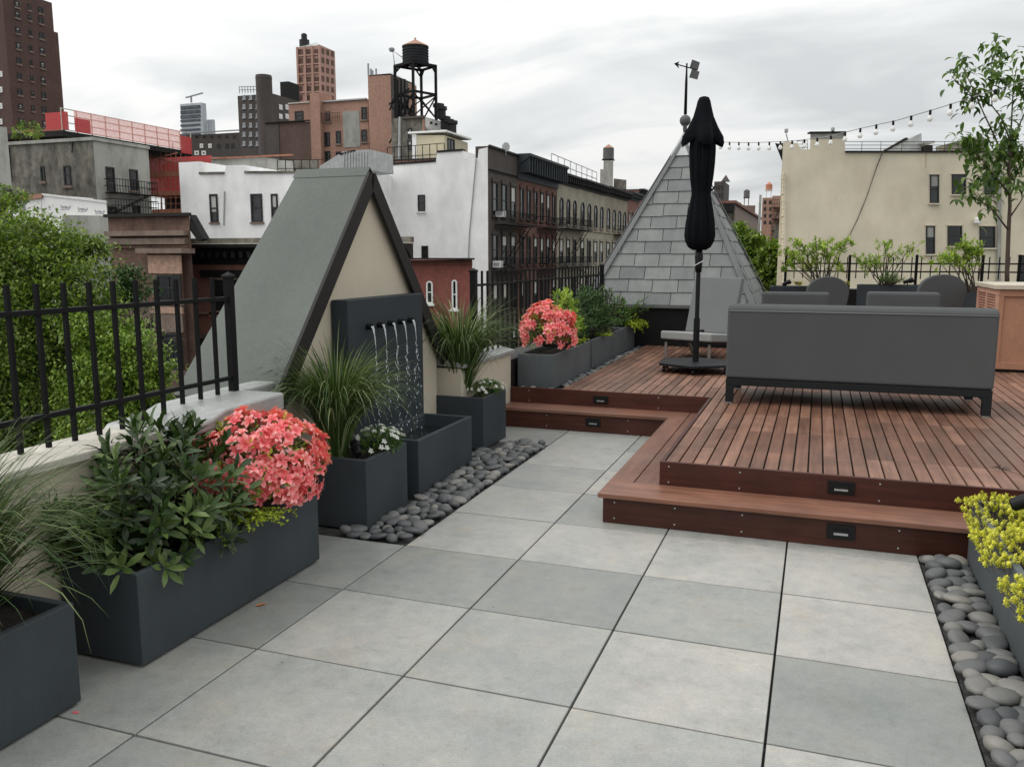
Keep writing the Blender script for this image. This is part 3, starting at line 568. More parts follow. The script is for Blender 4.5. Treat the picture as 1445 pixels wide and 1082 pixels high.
for face in 'senw':
    nrm = {'s': (0, -1, 0), 'e': (1, 0, 0), 'n': (0, 1, 0), 'w': (-1, 0, 0)}[face]; sl_ = math.atan2(zt_ - zb_, hw); nn = np.array([nrm[0] * math.sin(sl_), nrm[1] * math.sin(sl_), math.cos(sl_)])
    for j in range(rows):
        v0, v1 = vmax * j / rows, vmax * (j + 1) / rows; w0 = hw * (1 - v0); W_ = .325; off = (j % 2) * .5 + random.uniform(-.06, .06); cuts = [-w0]
        q = -math.ceil(w0 / W_) * W_ + off * W_ - W_
        while q < w0:
            q += W_ * random.uniform(.94, 1.06)
            if -w0 + .03 < q < w0 - .03: cuts.append(q)
        cuts.append(w0)
        for a_, c_ in zip(cuts[:-1], cuts[1:]):
            w1_ = hw * (1 - v1); g_ = .004
            def P_(q, v, lift, wlim): q = max(-wlim, min(wlim, q)); return pyr(q / (hw * (1 - v)), v, face) + nn * lift
            Aq, Bq = a_ + g_, c_ - g_; vb = v0 - random.uniform(0, .004)
            a1_, b1_ = max(Aq, -w1_), min(Bq, w1_)
            if b1_ - a1_ < .005: a1_ = b1_ = max(-w1_, min(w1_, (a1_ + b1_) / 2)); a1_ -= .002; b1_ += .002
            vb = max(vb, 0)
            V = [P_(Aq, vb, .020, w0), P_(Bq, vb, .020, w0), P_(b1_, v1 + .004, .007, w1_), P_(a1_, v1 + .004, .007, w1_)]
            V += [p - nn * .012 for p in V[:2]] + [V[2] - nn * .006, V[3] - nn * .006]
            m.add(V, [(0, 1, 2, 3), (4, 5, 1, 0), (5, 6, 2, 1), (7, 4, 0, 3), (7, 6, 5, 4)])
m.build('slates', 'slate', tr)
m = MB()
for a_, b_ in ((-1, -1), (1, -1), (1, 1), (-1, 1)):
    p0 = np.array([cx + a_ * (hw + .015), cy + b_ * (hw + .015), zb_]); p1 = np.array([cx, cy, zt_]); d = unit(p1 - p0); L_ = np.linalg.norm(p1 - p0)
    for nrm in ((a_, 0), (0, b_)):
        sl_ = math.atan2(zt_ - zb_, hw); nn = np.array([nrm[0] * math.sin(sl_), nrm[1] * math.sin(sl_), math.cos(sl_)]); sd_ = unit(np.cross(nn, d)); sd_ = sd_ if np.dot(sd_[:2], -np.array([a_, b_]) + np.abs(nrm) * np.array([a_, b_])) > 0 else -sd_
        m.prism([p0 + nn * .026, p0 + sd_ * .075 + nn * .026, p1 - d * .14 + sd_ * .045 + nn * .026, p1 - d * .03 + nn * .026], nn * .010)
m.build('hip_flashing', 'slatehip', tr)
m = MB(); v = .88; Q = [pyr(-1, v, 's'), pyr(1, v, 's'), pyr(1, v, 'n'), pyr(-1, v, 'n')]; Q = [q + (q - np.array([cx, cy, q[2]])) * .22 for q in Q]
m.add(Q + [np.array([cx, cy, zt_ + .09])], [(0, 1, 4), (1, 2, 4), (2, 3, 4), (3, 0, 4), (3, 2, 1, 0)]); m.build('metal_cap', 'zinc', tr)
fz = at(970, 181, 12.56)[2]
m = MB(); m.lathe([(.02, -.16), (.03, -.1), (.025, -.08), (.05, -.06), (.04, -.05)] + [(.075 * math.sin(a_), -.075 * math.cos(a_)) for a_ in np.linspace(.6, math.pi - .05, 12)], (cx, cy, fz), 20); m.build('finial_ball', 'tankgrey', tr, smooth=True)
wv = thing('weather_vane', 'black weather vane with an arrow on the turret ball', 'weather vane', (cx, cy, fz + .08))
zt2 = at(971, 105, 12.56)[2]
MB().tube([(cx, cy, fz + .08), (cx, cy, fz + .5), (cx, cy, zt2 - .1), (cx, cy, zt2)], [.022, .018, .012, .012], 8).build('rod', 'iron', wv, smooth=True)
za_ = at(971, 110, 12.56)[2]; c = np.array([cx, cy, za_]); dr = unit(RT + np.array([0, 0, 0]) + FW * .35 * np.array([1, 1, 0])); side = np.cross(dr, (0, 0, 1.)); dn = np.array([0, 0, -1.]); dr = unit(dr + dn * .16)
m = MB(); m.tube([c - dr * .14, c + dr * .16], .008, 6); m.prism([c - dr * .20, c - dr * .12 + np.array([0, 0, .045]), c - dr * .14, c - dr * .12 - np.array([0, 0, .045])], side * .006); m.build('arrow', 'iron', wv)
m = MB()
for s_ in (-.005, -.125):
    m.prism([c + dr * .04 + np.array([0, 0, s_ + .0]), c + dr * .08 + np.array([0, 0, s_ + .12]), c + dr * .20 + np.array([0, 0, s_ + .11]), c + dr * .17 + np.array([0, 0, s_ + .0])], side * .006)
m.build('tail_fin', 'tankgrey', wv)

# ================================================================== FURNITURE
def rbox(x0, x1, y0, y1, z0, z1): return MB().box(x0, x1, y0, y1, z0, z1)
sf = thing('outdoor_sofa', 'long grey upholstered outdoor sofa seen from behind on the deck', 'sofa', (2.2, 3.5, Z))
sx0, sx1, sy0, sy1 = 1.262, 3.135, 3.07, 3.90
m = MB(); m.prism([(sx0, sy0, .508), (sx0, sy0, 1.035), (sx0, sy0 + .004, 1.052), (sx0, sy0 + .018, 1.068), (sx0, sy0 + .04, 1.079), (sx0, sy0 + .07, 1.085), (sx0, sy0 + .15, 1.085), (sx0, sy0 + .185, 1.075), (sx0, sy0 + .21, 1.05), (sx0, sy0 + .22, .97), (sx0, sy0 + .22, .508)], (sx1 - sx0, 0, 0)); m.build('backrest', 'fabricd', sf, smooth=False, bevel=.02, seg=4)
MB().tube([(sx0 + .012, sy0 - .001, 1.036), (sx1 - .012, sy0 - .001, 1.036)], .0045, 6).build('piping', 'fabric', sf, smooth=True)
for a_, b_ in ((sx0, sx0 + .17), (sx1 - .17, sx1)): rbox(a_, b_, sy0 + .225, sy1, .508, .88).build('armrest', 'fabricd', sf, bevel=.03, seg=3)
for k in range(2):
    a_ = sx0 + .175 + k * .765; rbox(a_, a_ + .755, sy0 + .225, sy1 + .02, .51, .74).build('seat_cushion', 'fabric', sf, bevel=.035, seg=3)
m = MB(); m.box(sx0 + .004, sx1 - .004, sy0 + .006, sy1 - .006, .450, .505); m.build('frame', 'sofaframe', sf, bevel=.004)
for a_ in (sx0 + .004, sx1 - .064):
    for c_ in (sy0 + .006, sy1 - .066):
        m = MB(); m.box(a_, a_ + .06, c_, c_ + .06, Z + .012, .449); s_ = 1 if a_ < 2 else -1; xb = a_ + .06 if s_ > 0 else a_
        m.prism([(xb, c_, .449), (xb + s_ * .03, c_, .449), (xb, c_, .42)], (0, .06, 0)); o = m.build('leg', 'sofaframe', sf, bevel=.003)
        MB().box(a_ + .008, a_ + .052, c_ + .008, c_ + .052, Z, Z + .011).build('glide', 'lead', o)
# umbrella
ub = onz(981.5, 509.5, Z + .10); ux, uy = ub[0], ub[1]; uD = float(-_s * (ux - CAM[0]) + _c * (uy - CAM[1]))
um = thing('patio_umbrella', 'closed black patio umbrella on a wheeled base', 'umbrella', (ux, uy, Z))
hz = lambda py: at(990, py, uD)[2]
bs = [onz(*q, Z + .095)[:2] for q in ((930, 511.5), (977, 518), (1034, 512.5))]
cn = np.array([ux, uy]); ring = [bs[0], bs[1], bs[2], 2 * cn - bs[0] * .95 - cn * .05, 2 * cn - bs[1], 2 * cn - bs[2] * .95 - cn * .05]
ring = [cn + .40 * np.array([math.cos(a_), math.sin(a_)]) for a_ in [math.atan2(*(bs[1] - cn)[::-1]) + k * math.pi / 3 for k in range(6)]]
m = MB(); m.prism([(*q, Z + .07) for q in ring], (0, 0, .026)); o = m.build('base_plate', 'sofaframe', um, bevel=.004)
for k in range(6):
    q = cn + (ring[k] - cn) * .86; m = MB(); m.tube([(q[0] - .012, q[1], Z + .03), (q[0] + .012, q[1], Z + .03)], .03, 14); m.box(q[0] - .006, q[0] + .006, q[1] - .006, q[1] + .006, Z + .055, Z + .069); m.build('caster', 'blackpaint', o, smooth=False)
m = MB(); m.tube([(ux, uy, Z + .096), (ux, uy, hz(449))], .031, 16); m.build('base_sleeve', 'blackpaint', um, smooth=False)
MB().tube([(ux + .02, uy - .02, hz(466)), (ux + .075, uy - .05, hz(466))], [.008, .016], 8).build('tightening_knob', 'blackpaint', um, smooth=True)
MB().tube([(ux, uy, hz(449)), (ux, uy, hz(150))], .022, 14).build('pole', 'blackpaint', um, smooth=False)
zc = [(349, .10), (341, .128), (332, .138), (315, .130), (297, .112), (282, .094), (275, .086), (268, .088), (250, .104), (232, .113), (215, .117), (202, .115), (185, .09)]
def folds(a, z): return 1 + .10 * (abs(math.sin(5 * a + .4 + .5 * z)) ** .6 - .5) * 1.6 + .03 * math.sin(23 * a + z * 3)
m = MB(); m.lathe([(.02, hz(352)), (.06, hz(353))] + [(r_ * (1 if y_ > 340 else 1), hz(y_)) for y_, r_ in zc] + [(.03, hz(180))], (ux, uy, 0), 128, fn=folds); m.build('canopy', 'brolly', um, smooth=True)
def vf(a, z):
    low = max(0, (hz(158) - z) / (hz(158) - hz(196))); return 1 + (.30 * math.cos(4 * (a - YAW)) ) * min(1, low) * .9
zv = [(203, .155), (199, .165), (193, .160), (180, .128), (165, .095), (150, .072), (143, .062), (138, .046), (136.5, .02)]
V = []; n = 64; vprof = zv[::-1]
m = MB(); zs = [(r_, hz(y_)) for y_, r_ in zv]
pts = []
for i_, (r_, z_) in enumerate(zs):
    for k in range(n):
        a_ = 2 * math.pi * k / n; f_ = vf(a_, z_); dz_ = -.035 * math.cos(4 * (a_ - YAW)) * (1 if i_ == 0 else .6 if i_ == 1 else 0); pts.append((ux + r_ * f_ * math.cos(a_), uy + r_ * f_ * math.sin(a_), z_ + (dz_ if i_ < 2 else 0)))
F = [(i * n + k, i * n + (k + 1) % n, (i + 1) * n + (k + 1) % n, (i + 1) * n + k) for i in range(len(zs) - 1) for k in range(n)] + [tuple((len(zs) - 1) * n + k for k in range(n))]
m.add(pts, F); m.build('vent_flap', 'brolly', um, smooth=True)
m = MB(); m.tube([(ux, uy, hz(384)), (ux, uy, hz(375)), (ux, uy, hz(362)), (ux, uy, hz(352))], [.03, .034, .042, .03], 14); m.build('crank_hub', 'blackpaint', um, smooth=True)
MB().tube([(ux - .045, uy - .03, hz(375.5)), (ux + .0, uy - .045, hz(372)), (ux + .05, uy - .03, hz(368))], .004, 6).build('strap', 'white', um, smooth=True)
MB().tube([(ux + .075, uy, hz(271)), (ux + .11, uy, hz(268)), (ux + .13, uy - .01, hz(264))], .008, 6).build('tie', 'brolly', um, smooth=True)
# lounge chair
ch = thing('lounge_chair', 'grey cushioned lounge chair behind the closed umbrella', 'chair', (.7, 6.1, Z))
LD = 9.95
a0 = at(932, 470, 9.55); a1 = at(1013, 478, 9.35); X0, X1 = a0[0], a1[0]; 
fwd = unit(np.array([-.34, -.94, 0])); rgt = np.array([-fwd[1], fwd[0], 0]); P0 = np.array([*onz(938, 515, Z)[:2], Z]); a0 = onz(932, 467, .61); P0 = np.array([a0[0], a0[1], Z])
wdt = .64; zs_ = .62; seatL = .60
def LC(u, v, z): return P0 + rgt * u - fwd * v + np.array([0, 0, z - Z])
m = MB(); m.prism([LC(0, 0, zs_ - .10), LC(0, 0, zs_ - .005), LC(0, seatL, zs_ - .055), LC(0, seatL, zs_ - .15)], rgt * wdt); m.build('seat_cushion', 'fabricl', ch, bevel=.018, seg=3)
zt3 = at(985, 391, 9.9)[2]
m = MB(); m.prism([LC(.02, seatL - .06, zs_ - .05), LC(.02, seatL + .16, zt3), LC(.02, seatL + .24, zt3 - .02), LC(.02, seatL + .03, zs_ - .08)], rgt * (wdt - .04)); m.build('back_cushion', 'fabric', ch, bevel=.018, seg=3)
MB().prism([LC(.02, .02, zs_ - .125), LC(.02, .02, zs_ - .088), LC(.02, seatL, zs_ - .138), LC(.02, seatL, zs_ - .175)], rgt * (wdt - .04)).build('seat_frame', 'blackpaint', ch)
for u, v, lean in ((.05, .05, 0), (wdt - .05, .05, 0), (.05, seatL - .02, .12), (wdt - .05, seatL - .02, .12)):
    MB().tube([LC(u, v, zs_ - .11 - v * .08), LC(u, v + lean, Z)], .02, 4).build('leg', 'greyteak', ch)
# two low-backed armchairs facing the sofa table and two dining chairs beyond
def low_chair(xl, xr, D, py, label):
    a = at(xl, py, D); b_ = at(xr, py, D); mid = (a + b_) / 2; w_ = np.linalg.norm((b_ - a)[:2]); x0, y0 = mid[0] - w_ / 2, mid[1]
    t_ = thing('armchair', label, 'armchair', (mid[0], y0 + .35, Z), 'low grey armchairs')
    m = MB(); m.box(x0, x0 + w_, y0, y0 + .16, .52, a[2]); m.build('backrest', 'fabricd', t_, bevel=.03, seg=3)
    MB().box(x0 + .13, x0 + w_ - .13, y0 + .165, y0 + .74, .55, .72).build('seat_cushion', 'fabric', t_, bevel=.03, seg=3)
    for q in (x0, x0 + w_ - .12): MB().box(q, q + .12, y0 + .165, y0 + .74, .52, .86).build('armrest', 'fabricd', t_, bevel=.025, seg=3)
    MB().box(x0 + .01, x0 + w_ - .01, y0 + .01, y0 + .73, .45, .515).build('frame', 'sofaframe', t_)
    for q in (x0 + .01, x0 + w_ - .06):
        for r_ in (y0 + .01, y0 + .68): MB().box(q, q + .05, r_, r_ + .05, Z, .449).build('leg', 'sofaframe', t_)
low_chair(1077, 1168, 8.5, 412.5, 'low grey armchair just right of the slate turret, its back to the long sofa')
low_chair(1228, 1323, 8.2, 412.5, 'low grey armchair in front of the right hand round-backed chair')
def round_chair(pxc, w_, D, ytop, label, rot):
    c = at(pxc, ytop, D); t_ = thing('dining_chair', label, 'chair', (c[0], c[1], Z), 'round backed dining chairs'); zt4 = c[2]
    rt = np.array([math.cos(rot), math.sin(rot), 0]); fd = np.array([-rt[1], rt[0], 0]); c0 = np.array([c[0], c[1], 0])
    pts = []; hwid = w_ / 2
    for k in range(17):
        a_ = math.pi * k / 16; pts.append((math.cos(a_) * hwid, zt4 - .20 + .20 * math.sin(a_) ** .9))
    pts = [(hwid * .80, .62)] + pts + [(-hwid * .80, .62)]
    m = MB(); m.prism([c0 + rt * u + np.array([0, 0, z_]) + fd * (.06 * (z_ - .6)) * -1 for u, z_ in pts], fd * .07); m.build('backrest', 'fabricd', t_, bevel=.012)
    m = MB(); m.obox(c0 + fd * .32 + np.array([0, 0, .70]), rt * hwid * .9, fd * .25, (0, 0, .05)); m.build('seat', 'fabricd', t_, bevel=.02)
    for u in (-1, 1):
        for v in (.1, .52): MB().tube([c0 + rt * u * hwid * .75 + fd * v + np.array([0, 0, .649]), c0 + rt * u * hwid * .82 + fd * v + np.array([0, 0, Z])], .016, 6).build('leg', 'greyteak', t_)
round_chair(1169, .50, 10.4, 390, 'round-backed grey dining chair, the smaller looking one, in front of the fence', .2)
round_chair(1331, .53, 9.6, 387, 'round-backed grey dining chair beside the terracotta cabinet', .25)
# cabinet
cb_ = thing('outdoor_cabinet', 'terracotta coloured outdoor cabinet with a pale top and louvred side', 'cabinet', (4.2, 6.6, Z))
c0, c1, d0, d1 = 3.60, 4.95, 5.86, 6.98; zc_ = 1.13
MB().box(c0 + .02, c1 - .02, d0 + .02, d1 - .02, Z + .04, zc_ - .002).build('carcass', 'cabinet', cb_)
MB().box(c0 + .04, c1 - .04, d0 + .06, d1 - .04, Z, Z + .038).build('plinth', 'blackpaint', cb_)
MB().box(c0 - .03, c1 + .03, d0 - .035, d1 + .03, zc_, zc_ + .045).build('top', 'cabtop', cb_, bevel=.005)
m = MB(); 
for q in (c0 + .0, c0 + .62, c0 + 1.2): m.box(q, q + .06, d0 - .002, d0 + .018, Z + .1, zc_ - .07)
m.box(c0, c1, d0 - .003, d0 + .018, zc_ - .069, zc_ - .004); m.box(c0, c1, d0 - .003, d0 + .018, Z + .03, Z + .099); m.build('door_frame', 'cabinet', cb_, bevel=.003)
m = MB()
for q in (d0 - .003, d0 + .52, d1 - .07): m.box(c0 - .006, c0 + .018, q, q + .07, Z + .1, zc_ - .06)
m.box(c0 - .007, c0 + .018, d0 - .004, d1, zc_ - .059, zc_ - .004); m.box(c0 - .007, c0 + .018, d0 - .004, d1, Z + .03, Z + .099); m.build('side_frame', 'cabside', cb_, bevel=.003)
m = MB(); z_ = Z + .12
while z_ < zc_ - .08: m.obox((c0 + .009, (d0 + d1) / 2, z_), (.006, 0, -.008), (0, (d1 - d0) / 2 - .02, 0), (.002, 0, .002)); z_ += .027
m.build('louvres', 'cabside', cb_)
# far planters
def far_planter(xl, xr, D, py, label):
    a = at(xl, py, D); b_ = at(xr, py, D); y0 = min(a[1], b_[1]); return planter(a[0], b_[0], y0, y0 + .38, Z, a[2], label, 'planters at the far fence'), a, b_
fp1 = far_planter(1087, 1150, 11.9, 404, 'short dark planter left of the round-backed chairs by the far fence')
fp2 = far_planter(1211, 1325, 11.6, 402, 'long dark planter by the far fence holding a spindly shrub and low green tuft')
fp3 = far_planter(1356, 1475, 11.3, 405, 'dark planter by the far fence behind the cabinet with the young tree')

# ================================================================== PLANTS
def finish(m, name, mat, th, **k): return m.build(name, mat, th, smooth=True, **k)
lanc = lambda t: np.sin(np.pi * np.clip(t, .0, 1) ** .8) * .96 + .04
oblan = lambda t: np.clip(np.sin(np.pi * t ** 1.5) * .97, 0, 1) + .03
bladep = lambda t: np.clip(1.02 - t ** 2.2, .03, 1)
def grass(th, x, y, z, n, L0, L1, spread=1.0, wid=.007, seeds=0):
    ph = rng.random(n) * 2 * np.pi; th0 = np.abs(rng.normal(0, .27, n)) * spread + .04; r0 = rng.random(n) ** .5 * .055
    P = np.stack([x + np.cos(ph) * r0, y + np.sin(ph) * r0, np.full(n, z)], 1)
    D = np.stack([np.cos(ph) * np.sin(th0), np.sin(ph) * np.sin(th0), np.cos(th0)], 1); Nn = np.stack([-np.cos(ph) * np.cos(th0), -np.sin(ph) * np.cos(th0), np.sin(th0)], 1)
    L_ = L0 + (L1 - L0) * rng.random(n); curl = (.7 + rng.random(n) * 2.3) * (L_ / L1)
    m = MB(); m.blades(P, D, Nn, L_, wid * (.6 + .8 * rng.random(n)), curl, 9, bladep, .35, rng.random(n) ** 1.5, 2.3); return finish(m, 'blades', 'grass', th)
def tw(x, y, z): return (x, y, z)
g1 = thing('ornamental_grass', 'long arching grass in the planter at the left edge', 'grass plant', (-.50, -2.0, .31), 'ornamental grasses')
grass(g1, -.52, -2.02, .31, 900, .5, .80, 1.15, .008)
g2 = thing('ornamental_grass', 'dense fountain of green grass in front of the fountain panel, left of the basin', 'grass plant', (-.52, .33, .34), 'ornamental grasses')
grass(g2, -.56, .29, .34, 950, .50, .84, .50, .0088)
g3 = thing('ornamental_grass', 'tuft of tall grass between the fountain and the deck steps', 'grass plant', (-.68, 2.35, .35), 'ornamental grasses')
grass(g3, -.70, 2.34, .35, 850, .62, 1.04, .58, .0095)
def whorls(m, tips, dirs, n, L_, w_, K=5, prof=oblan, open_=(.35, 1.1), curl=.5, rnd=None, fold=.3):
    for tp, dr_ in zip(tips, dirs):
        dr_ = unit(dr_); a = perp(dr_[None])[0]; b_ = np.cross(dr_, a); ph = np.arange(n) * 2.4 + random.random() * 6; op = np.linspace(open_[0], open_[1], n) + rng.normal(0, .12, n)
        rad = np.cos(ph)[:, None] * a + np.sin(ph)[:, None] * b_; D = dr_ * np.cos(op)[:, None] + rad * np.sin(op)[:, None]; Nn = dr_ * np.sin(op)[:, None] - rad * np.cos(op)[:, None]
        P = tp - dr_ * (np.linspace(0, .03 + .2 * L_, n))[:, None]
        m.blades(P, D, Nn, L_ * rng.uniform(.7, 1.1, n), w_ * rng.uniform(.8, 1.15, n), curl * rng.uniform(.4, 1.4, n), K, prof, fold, np.clip((rnd if rnd is not None else random.random()) + rng.normal(0, .12, n), 0, 1))
def dome(n, rx, ry, rz, low=-.15, jit=.1):
    out = []
    while len(out) < n:
        d = rdir(1)[0]
        if d[2] < low: continue
        out.append(d)
    D = np.array(out); rr = 1 - np.abs(rng.normal(0, jit, n)); return D, D * rr[:, None] * np.array([rx, ry, rz])
def shrub(name, label, cat, c, n, R_, leaf, mat, group=None, n_in=5, L_=.07, w_=.02, prof=oblan, open_=(.3, 1.2), curl=.5, low=-.1, jit=.18, upb=.6, part='leaves'):
    th = thing(name, label, cat, c, group); c = np.array(c, float); D, off = dome(n, *R_, low=low, jit=jit); tips = c + np.array([0, 0, R_[2] * .25]) + off; dirs = unit(D * np.array([1, 1, .7]) + np.array([0, 0, upb]))
    m = MB()
    for tp in tips[::max(1, n // 45)]:
        b0 = c + np.array([random.uniform(-.3, .3) * R_[0], random.uniform(-.3, .3) * R_[1], 0]); mid = (b0 + tp) / 2 + np.array([0, 0, .02]); m.tube([b0, mid, tp], [.005, .004, .002], 5)
    m.build('stems', 'bark', th, smooth=True)
    m = MB(); whorls(m, tips, dirs, n_in, L_, w_, 5, prof, open_, curl); finish(m, part, mat, th); return th
shrub('evergreen_shrub', 'broad-leaved dark green shrub filling the near half of the long planter', 'shrub', (-.53, -1.12, .33), 270, (.33, .44, .38), 0, 'laurel', None, 9, .102, .024, low=-.3, jit=.32)
m = MB()
# azaleas
def flower_mesh():
    m = MB(); ph = np.arange(5) * 2 * np.pi / 5 + np.array([0, .1, -.08, .06, -.05]); rad = np.stack([np.cos(ph), np.sin(ph), np.zeros(5)], 1); D = rad * .55 + np.array([0, 0, .85]); Nn = np.array([0, 0, 1.]) * .55 - rad * .85
    m.blades(rad * .003, unit(D), Nn, .030, .0185, 1.15, 5, lambda t: np.array([.3, .75, 1., .8, .12]), .28, np.array([.42, .62, .5, .7, .48]), 1.3, .75)
    q = np.array([.3, 1.5, 2.9, 4.2, 5.3]); r2 = np.stack([np.cos(q), np.sin(q), np.zeros(5)], 1); m.blades(r2 * .001, unit(r2 * .25 + np.array([0, 0, 1.])), unit(np.array([0, 0, .3]) - r2), .024, .0018, .4, 3, None, .1, .95); return m
AZF = []
def azalea(c, R_, nfl, nind, label, leafn, low=-.35, fs=1.0):
    th = thing('azalea', label, 'azalea', c, 'coral flowering azaleas'); c = np.array(c, float)
    m = MB(); core = c + np.array([0, 0, R_[2] * .45])
    for _ in range(26):
        d = rdir(1)[0]; d[2] = abs(d[2]); m.tube([c + np.array([d[0] * .03, d[1] * .03, 0]), c + d * np.array(R_) * .45 + np.array([0, 0, R_[2] * .3]), core + d * np.array(R_) * .85], [.006, .004, .002], 5)
    m.build('stems', 'bark', th, smooth=True)
    m = MB(); D, off = dome(leafn, *R_, low=low, jit=.3); whorls(m, core + off * 1.0, unit(D + np.array([0, 0, .3])), 5, .035, .013, 4, oblan, (.3, 1.1), .4); finish(m, 'leaves', 'azleaf', th)
    # clumped flower positions
    nc = 60; Dc, _ = dome(nc, 1, 1, 1, low=low); pos = []; ro = np.clip(rng.normal(0, .085, nc), -.2, .16)
    t_ = 0
    while len(pos) < nfl and t_ < 20000:
        t_ += 1; k = random.randrange(nc); d = unit(Dc[k] + rng.normal(0, .13, 3))
        if d[2] < low: continue
        p = core + d * np.array(R_) * (1.0 + ro[k] - .25 * min(.3, float(np.linalg.norm(d - Dc[k]))) + random.uniform(-.05, .04))
        if all(np.linalg.norm(p - q[0]) > .0215 * fs for q in pos): pos.append((p, unit(d + rng.normal(0, .33, 3))))
    bl = MB(); Db, ob = dome(34, *R_, low=0, jit=.03); whorls(bl, core + ob * 1.10, unit(Db + np.array([0, 0, .4])), 6, .026, .010, 4, oblan, (.2, .9), .3); bl.build('new_leaves', 'lime', th, smooth=True)
    cv = unit(CAM - core); pos.sort(key=lambda q: -np.dot(q[1], cv)); rest = MB()
    if not AZF: 
        me_ = flower_mesh()
        AZF.append(me_)
    for k, (p, d) in enumerate(pos):
        s_ = random.uniform(1.0, 1.45) * fs
        q = Vector(d).to_track_quat('Z', 'Y'); 
        if k < nind:
            if len(AZF) < 2:
                o = AZF[0].build('blossom', 'coral', th, smooth=True); o['_o'] = 1; del o['_o']
                # vertices are local to the parent: shift back so the mesh sits round its own origin
                me = o.data; cc = np.zeros(len(me.vertices) * 3, dtype=np.float32); me.vertices.foreach_get('co', cc); cc = cc.reshape(-1, 3) + c.astype(np.float32); me.vertices.foreach_set('co', cc.ravel()); me.update(); AZF.append(o)
            else: o = AZF[1].copy(); SC.collection.objects.link(o); o.parent = th
            o.location = Vector(p - c); o.rotation_mode = 'QUATERNION'; o.rotation_quaternion = q; o.rotation_quaternion.rotate(q.to_matrix() @ q.to_matrix().inverted()); o.scale = (s_,) * 3
        else:
            R3 = np.array(q.to_matrix()); src = AZF[0]; Vv = np.vstack(src.v) @ R3.T * s_ + p; F_ = np.concatenate(src.fa)
            rest.fa = getattr(rest, 'fa', []) + [F_ + rest.n]; rest.v.append(Vv); rest.r.append(np.clip(np.concatenate(src.r) + random.uniform(-.25, .25), 0, 1)); rest.n += len(Vv)
    if rest.n: rest.build('blossoms', 'coral', th, smooth=True, kind='stuff')
    return th
azalea((-.43, -.60, .37), (.26, .35, .255), 540, 100, 'large coral azalea in bloom at the far end of the long planter', 300)
azalea((-.43, 3.76, .63), (.25, .34, .25), 330, 100, 'smaller looking coral azalea in the first planter on the deck', 260, fs=1.1)
def trailing(th, starts, n, L_, mat, w_=.012, s0=.012, vine=True, spread=.12, down=.8):
    m = MB(); st = MB()
    for (x, y, z, dx, dy) in starts:
        for _ in range(n):
            p = np.array([x + random.gauss(0, .03), y + random.gauss(0, .03), z]); d = unit(np.array([dx + random.gauss(0, .5), dy + random.gauss(0, .5), .35])); path = [p.copy()]; k_ = int(L_ / .012 * random.uniform(.5, 1))
            for j in range(k_):
                d = unit(d + np.array([random.gauss(0, .12), random.gauss(0, .12), -down * .13 if j > 4 else -.02])); p = p + d * .012; path.append(p.copy())
            st.tube(path[::3] + [path[-1]], .0011, 4); Q = np.array(path); Dn = unit(rdir(len(Q) * 3) + np.array([0, 0, .4])); m.blades(np.repeat(Q, 3, 0), Dn, perp(Dn), s0 * 1.1, s0, .2, 3, None, .2, rng.random(len(Q) * 3))
    st.build('stems', 'bark', th, smooth=True); finish(m, 'leaves', mat, th)
cj = thing('creeping_jenny', 'lime green creeper trailing over the front of the long planter below the azalea', 'creeper', (-.33, -.86, .33))
trailing(cj, [(-.36, -.92, .36, .6, 0), (-.33, -.84, .36, .9, .1), (-.31, -.80, .36, 1, .2)], 11, .20, 'lime', s0=.012)
cj2 = thing('creeping_jenny', 'lime creeper hanging over the end of the last deck planter', 'creeper', (-.3, 6.9, .56))
trailing(cj2, [(-.33, 6.75, .60, .9, 0), (-.30, 6.95, .60, .9, 0), (-.32, 7.0, .62, .7, .4)], 14, .24, 'lime', s0=.018)
cj3 = thing('creeping_jenny', 'small lime creeper peeking over the middle deck planter', 'creeper', (-.3, 5.6, .56))
trailing(cj3, [(-.33, 5.3, .60, .9, 0), (-.33, 5.6, .60, .9, 0)], 10, .10, 'lime', s0=.016)
cj4 = thing('creeping_jenny', 'small lime creeper beside the smaller azalea in the deck planter', 'creeper', (-.3, 4.5, .56))
trailing(cj4, [(-.33, 4.35, .60, .6, 0), (-.33, 4.55, .60, .6, 0)], 10, .09, 'lime', s0=.016)
def sedum(th, x0, x1, y0, y1, z, n):
    m = MB(); st = MB()
    for _ in range(n):
        x, y = random.uniform(x0, x1), random.uniform(y0, y1); f = max(0, (x0 + .1 - x) / .1); z_ = z - .012 + .018 * math.sin(13 * x + 4) * math.cos(11 * y) + random.uniform(-.012, .018)
        tp = np.array([x - f * .05, y, z_ - f * .03]); dr_ = unit(np.array([-f * .9 + random.gauss(0, .3), random.gauss(0, .3), 1.])); 
        N = 14; ph = np.arange(N) * 2.4; h_ = np.linspace(0, .022, N); a = perp(dr_[None])[0]; b2 = np.cross(dr_, a); rad = np.cos(ph)[:, None] * a + np.sin(ph)[:, None] * b2; D = unit(rad + dr_ * .5)
        m.blades(tp + dr_ * h_[:, None], D, unit(dr_ - rad * .5), .0105, .0078, .1, 3, None, .2, rng.random(N))
        st.tube([tp - dr_ * .025, tp + dr_ * .01], .0012, 4)
    st.build('stems', 'bark', th); finish(m, 'leaves', 'yellow', th)
sd1 = thing('yellow_sedum', 'bright yellow sedum spilling over the far end of the right planter', 'sedum', (2.9, .35, .3)); sedum(sd1, 2.64, 3.05, .16, .65, .34, 620)
sd2 = thing('yellow_sedum', 'bright yellow sedum patch over the rim in the middle of the right planter', 'sedum', (2.9, -.1, .3)); sedum(sd2, 2.61, 3.0, -.24, .16, .34, 560)
sd3 = thing('yellow_sedum', 'bright yellow sedum patch nearest the camera at the right edge', 'sedum', (2.9, -.5, .3)); sedum(sd3, 2.62, 3.0, -.78, -.38, .34, 480)
